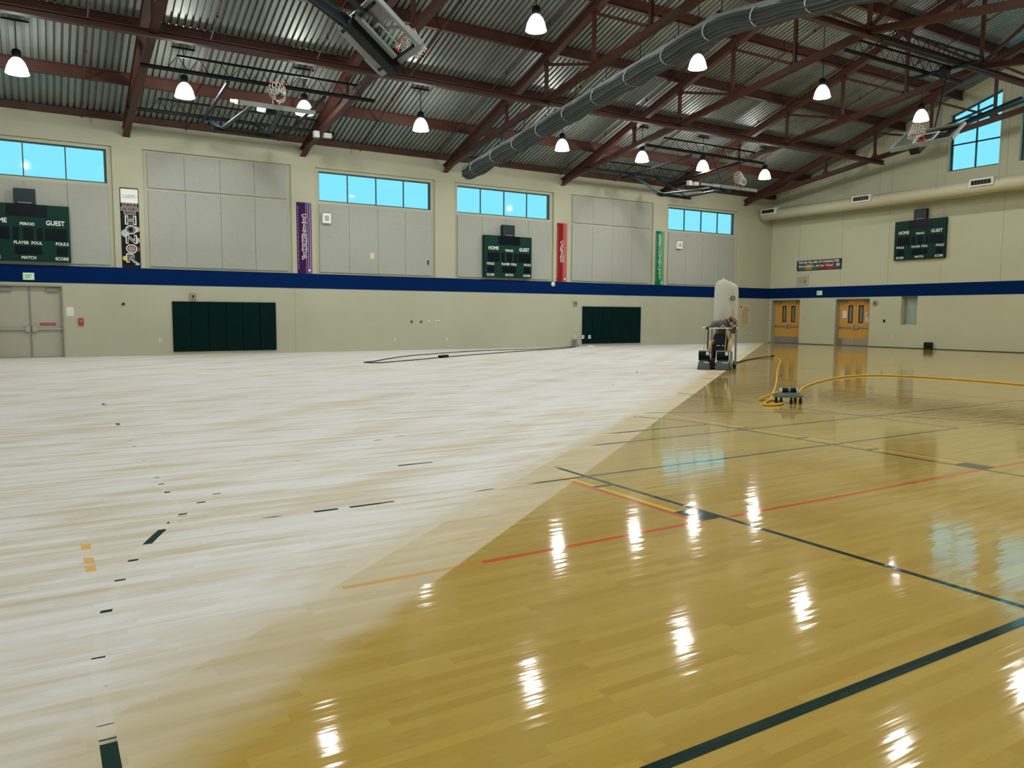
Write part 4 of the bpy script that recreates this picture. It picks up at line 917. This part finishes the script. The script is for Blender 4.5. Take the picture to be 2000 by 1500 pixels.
for a in (-0.55, 0.38):
    MB().tube([(a-0.04, 0.85, 0.11), (a+0.04, 0.85, 0.11)], 0.11, 16).build('rear_wheel', BLACK, rig)
MB().tube([(0.24, -0.02, 0.16), (0.30, -0.02, 0.16)], 0.16, 18).build('side_wheel', GREYM, rig); MB().bar((0.26, -0.05, 0.06), (0.27, 0.15, 0.52), 0.08, 0.16).build('belt_guard', mat('pale_slate', (0.18, 0.20, 0.22), 0.5), rig)
m = MB(); m.hexa([(-0.24, 0.12, 0.56), (0.10, 0.12, 0.56), (0.10, 0.34, 0.56), (-0.24, 0.34, 0.56), (-0.20, 0.16, 1.06), (0.08, 0.16, 1.06), (0.08, 0.32, 1.06), (-0.20, 0.32, 1.06)]); cp = m.build('control_column', SDK, rig)
for a in (-0.12, 0.02): MB().box((a-0.04, 0.125, 0.70), (a+0.04, 0.142, 0.72)).build('control_light', LBL, cp)
MB().tube([(-0.56, 0.0, 1.22), (0.44, 0.0, 1.24)], 0.022, 8).build('handlebar', STEEL, rig)
for a in (-0.56, -0.50): MB().lathe([(0.02, 0), (0.035, 0.02), (0.03, 0.06)], (a, -0.02, 1.22), 8).build('bar_knob', LBL, rig)
for a, dz in ((-0.04, 0.02), (0.0, 0.06), (0.05, 0.02)): MB().lathe([(0.016, 0), (0.02, 0.02), (0.012, 0.035)], (a, -0.03, 1.24+dz), 8).build('bar_switch', LBL, rig)
MB().tube([(-0.51, 0.0, 1.22), (-0.52, 0.03, 0.9), (-0.53, 0.03, 0.56)], 0.012, 6).build('bar_cable', HOSE, rig); MB().tube([(-0.42, 0.04, 1.2), (-0.42, 0.10, 0.9), (-0.44, 0.12, 0.6)], 0.02, 6).build('bar_stay', BLACK, rig); MB().tube([(0.11, 0.0, 1.22), (0.10, 0.05, 0.9), (0.08, 0.06, 0.56)], 0.014, 6).build('bar_cable', HOSE, rig)
MB().tube(smooth([(-0.37, 0.15, 0.50), (-0.37, 0.14, 0.68), (-0.34, 0.3, 0.76), (-0.2, 0.8, 0.9), (-0.05, 1.05, 1.40)]), 0.065, 10).build('dust_hose', HOSE, rig, True)
MB().tube(smooth([(0.20, 0.10, 0.54), (0.21, 0.12, 0.70), (0.24, 0.3, 0.9), (0.27, 0.6, 1.15), (0.2, 1.05, 1.42)]), 0.065, 10).build('dust_hose', HOSE, rig, True)
MB().bar((0.40, 0.55, 0.10), (0.39, 0.62, 1.34), 0.05, 0.05).bar((-0.32, 0.9, 0.1), (-0.32, 1.0, 1.4), 0.05, 0.05).bar((0.40, 1.25, 0.10), (0.40, 1.2, 1.4), 0.05, 0.05).bar((0.39, 0.62, 1.36), (0.39, 1.3, 1.40), 0.05, 0.08).bar((-0.34, 0.9, 1.40), (0.42, 0.9, 1.40), 0.06, 0.06).bar((0.41, 0.55, 0.10), (0.41, 1.3, 0.10), 0.06, 0.06).bar((-0.3, 1.25, 0.1), (0.42, 1.25, 0.1), 0.05, 0.05).build('bag_stand', GREYM, rig)
def bag(a, b, r, z0, z1):
    prof = [(r*0.9, z0), (r, z0+0.08), (r*1.01, z0+0.5), (r*0.99, z1-0.30), (r*0.93, z1-0.17), (r*0.72, z1-0.065), (r*0.40, z1-0.015), (0.035, z1), (0.03, z1+0.04), (0.012, z1+0.055)]
    return MB().lathe(prof, (a, b, 0), 28).build('dust_bag', BAGM, rig, True)
bg1 = bag(-0.02, 0.95, 0.262, 1.42, 2.72); bg2 = bag(0.20, 1.42, 0.25, 1.42, 2.64)
MB().lathe([(0.075, -0.02), (0.06, 0.0)], (0.27, 0.768, 2.14), 12, axis='y').build('bag_emblem', BLACK, bg1); MB().ring((0.27, 0.742, 2.14), (1, 0, 0), (0, 0, 1), 0.035, 0.01, 12, 4).build('bag_emblem_mark', LBL, bg1)
# ---- operator, bent over the handlebar
def person():
    vs = []; ed = []; rd = []; tg = []
    def v(p, r, m_, par=None):
        vs.append(p); rd.append(r); tg.append(m_)
        if par is not None: ed.append((par, len(vs)-1))
        return len(vs)-1
    S, PN, SK, HR, BT, GL = 0, 1, 2, 3, 4, 5
    pel = v((-0.06, 0.66, 1.03), (0.155, 0.13), PN)
    wst = v((-0.04, 0.55, 1.16), (0.145, 0.12), S, pel); ch1 = v((-0.03, 0.42, 1.31), (0.18, 0.145), S, wst); ch2 = v((0.03, 0.27, 1.39), (0.175, 0.14), S, ch1)
    nk = v((0.13, 0.17, 1.43), (0.07, 0.07), SK, ch2); hd = v((0.20, 0.10, 1.46), (0.10, 0.105), SK, nk); hd2 = v((0.28, 0.05, 1.49), (0.118, 0.125), SK, hd); jaw = v((0.27, -0.03, 1.39), (0.055, 0.06), SK, hd2); crown = v((0.33, 0.10, 1.54), (0.10, 0.10), HR, hd2)
    ns = v((0.335, -0.035, 1.405), (0.018, 0.018), SK, hd2)
    for s_, sh, el, wr, ha in ((-1, (-0.20, 0.26, 1.36), (-0.39, 0.22, 1.25), (-0.45, 0.04, 1.235), (-0.455, -0.005, 1.255)), (1, (0.20, 0.28, 1.28), (0.33, 0.26, 1.09), (0.34, 0.07, 1.215), (0.34, -0.005, 1.265))):
        a = v(sh, (0.08, 0.08), S, ch2); b = v(el, (0.06, 0.06), S, a); c = v(wr, (0.042, 0.042), S, b); d = v(ha, (0.038, 0.028), GL, c)
        for k in range(4):
            o_ = (k-1.5)*0.022; f1 = v((ha[0]+o_, ha[1]-0.045, ha[2]-0.005), (0.011, 0.011), GL, d); f2 = v((ha[0]+o_, ha[1]-0.05+0.005*abs(k-1.5), ha[2]-0.045), (0.010, 0.010), GL, f1); v((ha[0]+o_, ha[1]-0.025, ha[2]-0.06), (0.009, 0.009), GL, f2)
        th = v((ha[0]-s_*0.045, ha[1]+0.0, ha[2]-0.02), (0.012, 0.012), GL, d); v((ha[0]-s_*0.05, ha[1]-0.025, ha[2]-0.05), (0.011, 0.011), GL, th)
    for hp, kn, an, to in (((-0.19, 0.66, 0.95), (-0.24, 0.56, 0.56), (-0.24, 0.68, 0.22), (-0.25, 0.53, 0.175)), ((0.07, 0.66, 0.95), (0.13, 0.55, 0.56), (0.13, 0.68, 0.22), (0.15, 0.53, 0.175))):
        a = v(hp, (0.11, 0.11), PN, pel); b = v(kn, (0.075, 0.075), PN, a); c = v(an, (0.055, 0.055), PN, b); v(to, (0.05, 0.04), BT, c)
    me = bpy.data.meshes.new('person_body'); me.from_pydata(vs, ed, []); me.update()
    ob = bpy.data.objects.new('person_body', me); COL.objects.link(ob)
    ob.modifiers.new('skin', 'SKIN')
    for i, sv in enumerate(me.skin_vertices[0].data): sv.radius = rd[i]; sv.use_root = (i == 0)
    ss = ob.modifiers.new('sub', 'SUBSURF'); ss.levels = 2; ss.render_levels = 2
    dg = bpy.context.evaluated_depsgraph_get(); nm = bpy.data.meshes.new_from_object(ob.evaluated_get(dg)); bpy.data.objects.remove(ob)
    nm.materials.clear()
    for mm in (mat('grey_sweatshirt', (0.10, 0.11, 0.115), 0.9, var=0.15, scale=9), mat('black_trousers', (0.010, 0.010, 0.012), 0.9, var=0.2), mat('skin', (0.20, 0.095, 0.062), 0.6), mat('short_dark_hair', (0.045, 0.028, 0.022), 0.8), mat('dark_boot', (0.02, 0.017, 0.014), 0.7), mat('dark_glove', (0.02, 0.022, 0.025), 0.8)): nm.materials.append(mm)
    pv = [Vector(q) for q in vs]
    for p in nm.polygons:
        c = p.center; best = min(range(len(pv)), key=lambda i: (pv[i]-c).length-0.5*max(rd[i])); p.material_index = tg[best]; p.use_smooth = True
    o = bpy.data.objects.new('body', nm); COL.objects.link(o); return o
pr = thing('person', (P0[0], P0[1], 0), 'person in grey sweatshirt and dark trousers bent over the sander handlebar', 'person', rz=RZ)
bd = person(); bd.parent = pr
DKF = mat('black_foam', (0.012, 0.012, 0.014), 0.7); PNK = mat('pink_filter', (0.45, 0.20, 0.24), 0.6)
MB().ring((0.275, 0.055, 1.465), (0.28, 0.85, 0.45), (-0.6, -0.15, 0.78), 0.125, 0.016, 16, 6).build('ear_muff_band', DKF, pr); MB().lathe([(0.02, -0.03), (0.05, -0.02), (0.05, 0.02), (0.02, 0.03)], (0.235, -0.045, 1.475), 12, axis='y').build('ear_muff_cup', DKF, pr, True)
MB().lathe([(0.06, 0.0), (0.055, -0.03), (0.03, -0.06)], (0.255, -0.04, 1.36), 12, axis='y').build('dust_mask', GREYM, pr, True); MB().lathe([(0.032, 0.0), (0.032, -0.03)], (0.215, -0.06, 1.365), 10, axis='y').build('mask_filter', PNK, pr)
MB().ring((0.14, 0.165, 1.41), (0.25, 0.75, -0.6), (-0.55, 0.6, 0.55), 0.095, 0.03, 16, 6).build('sweatshirt_hood', DKF, pr, True)
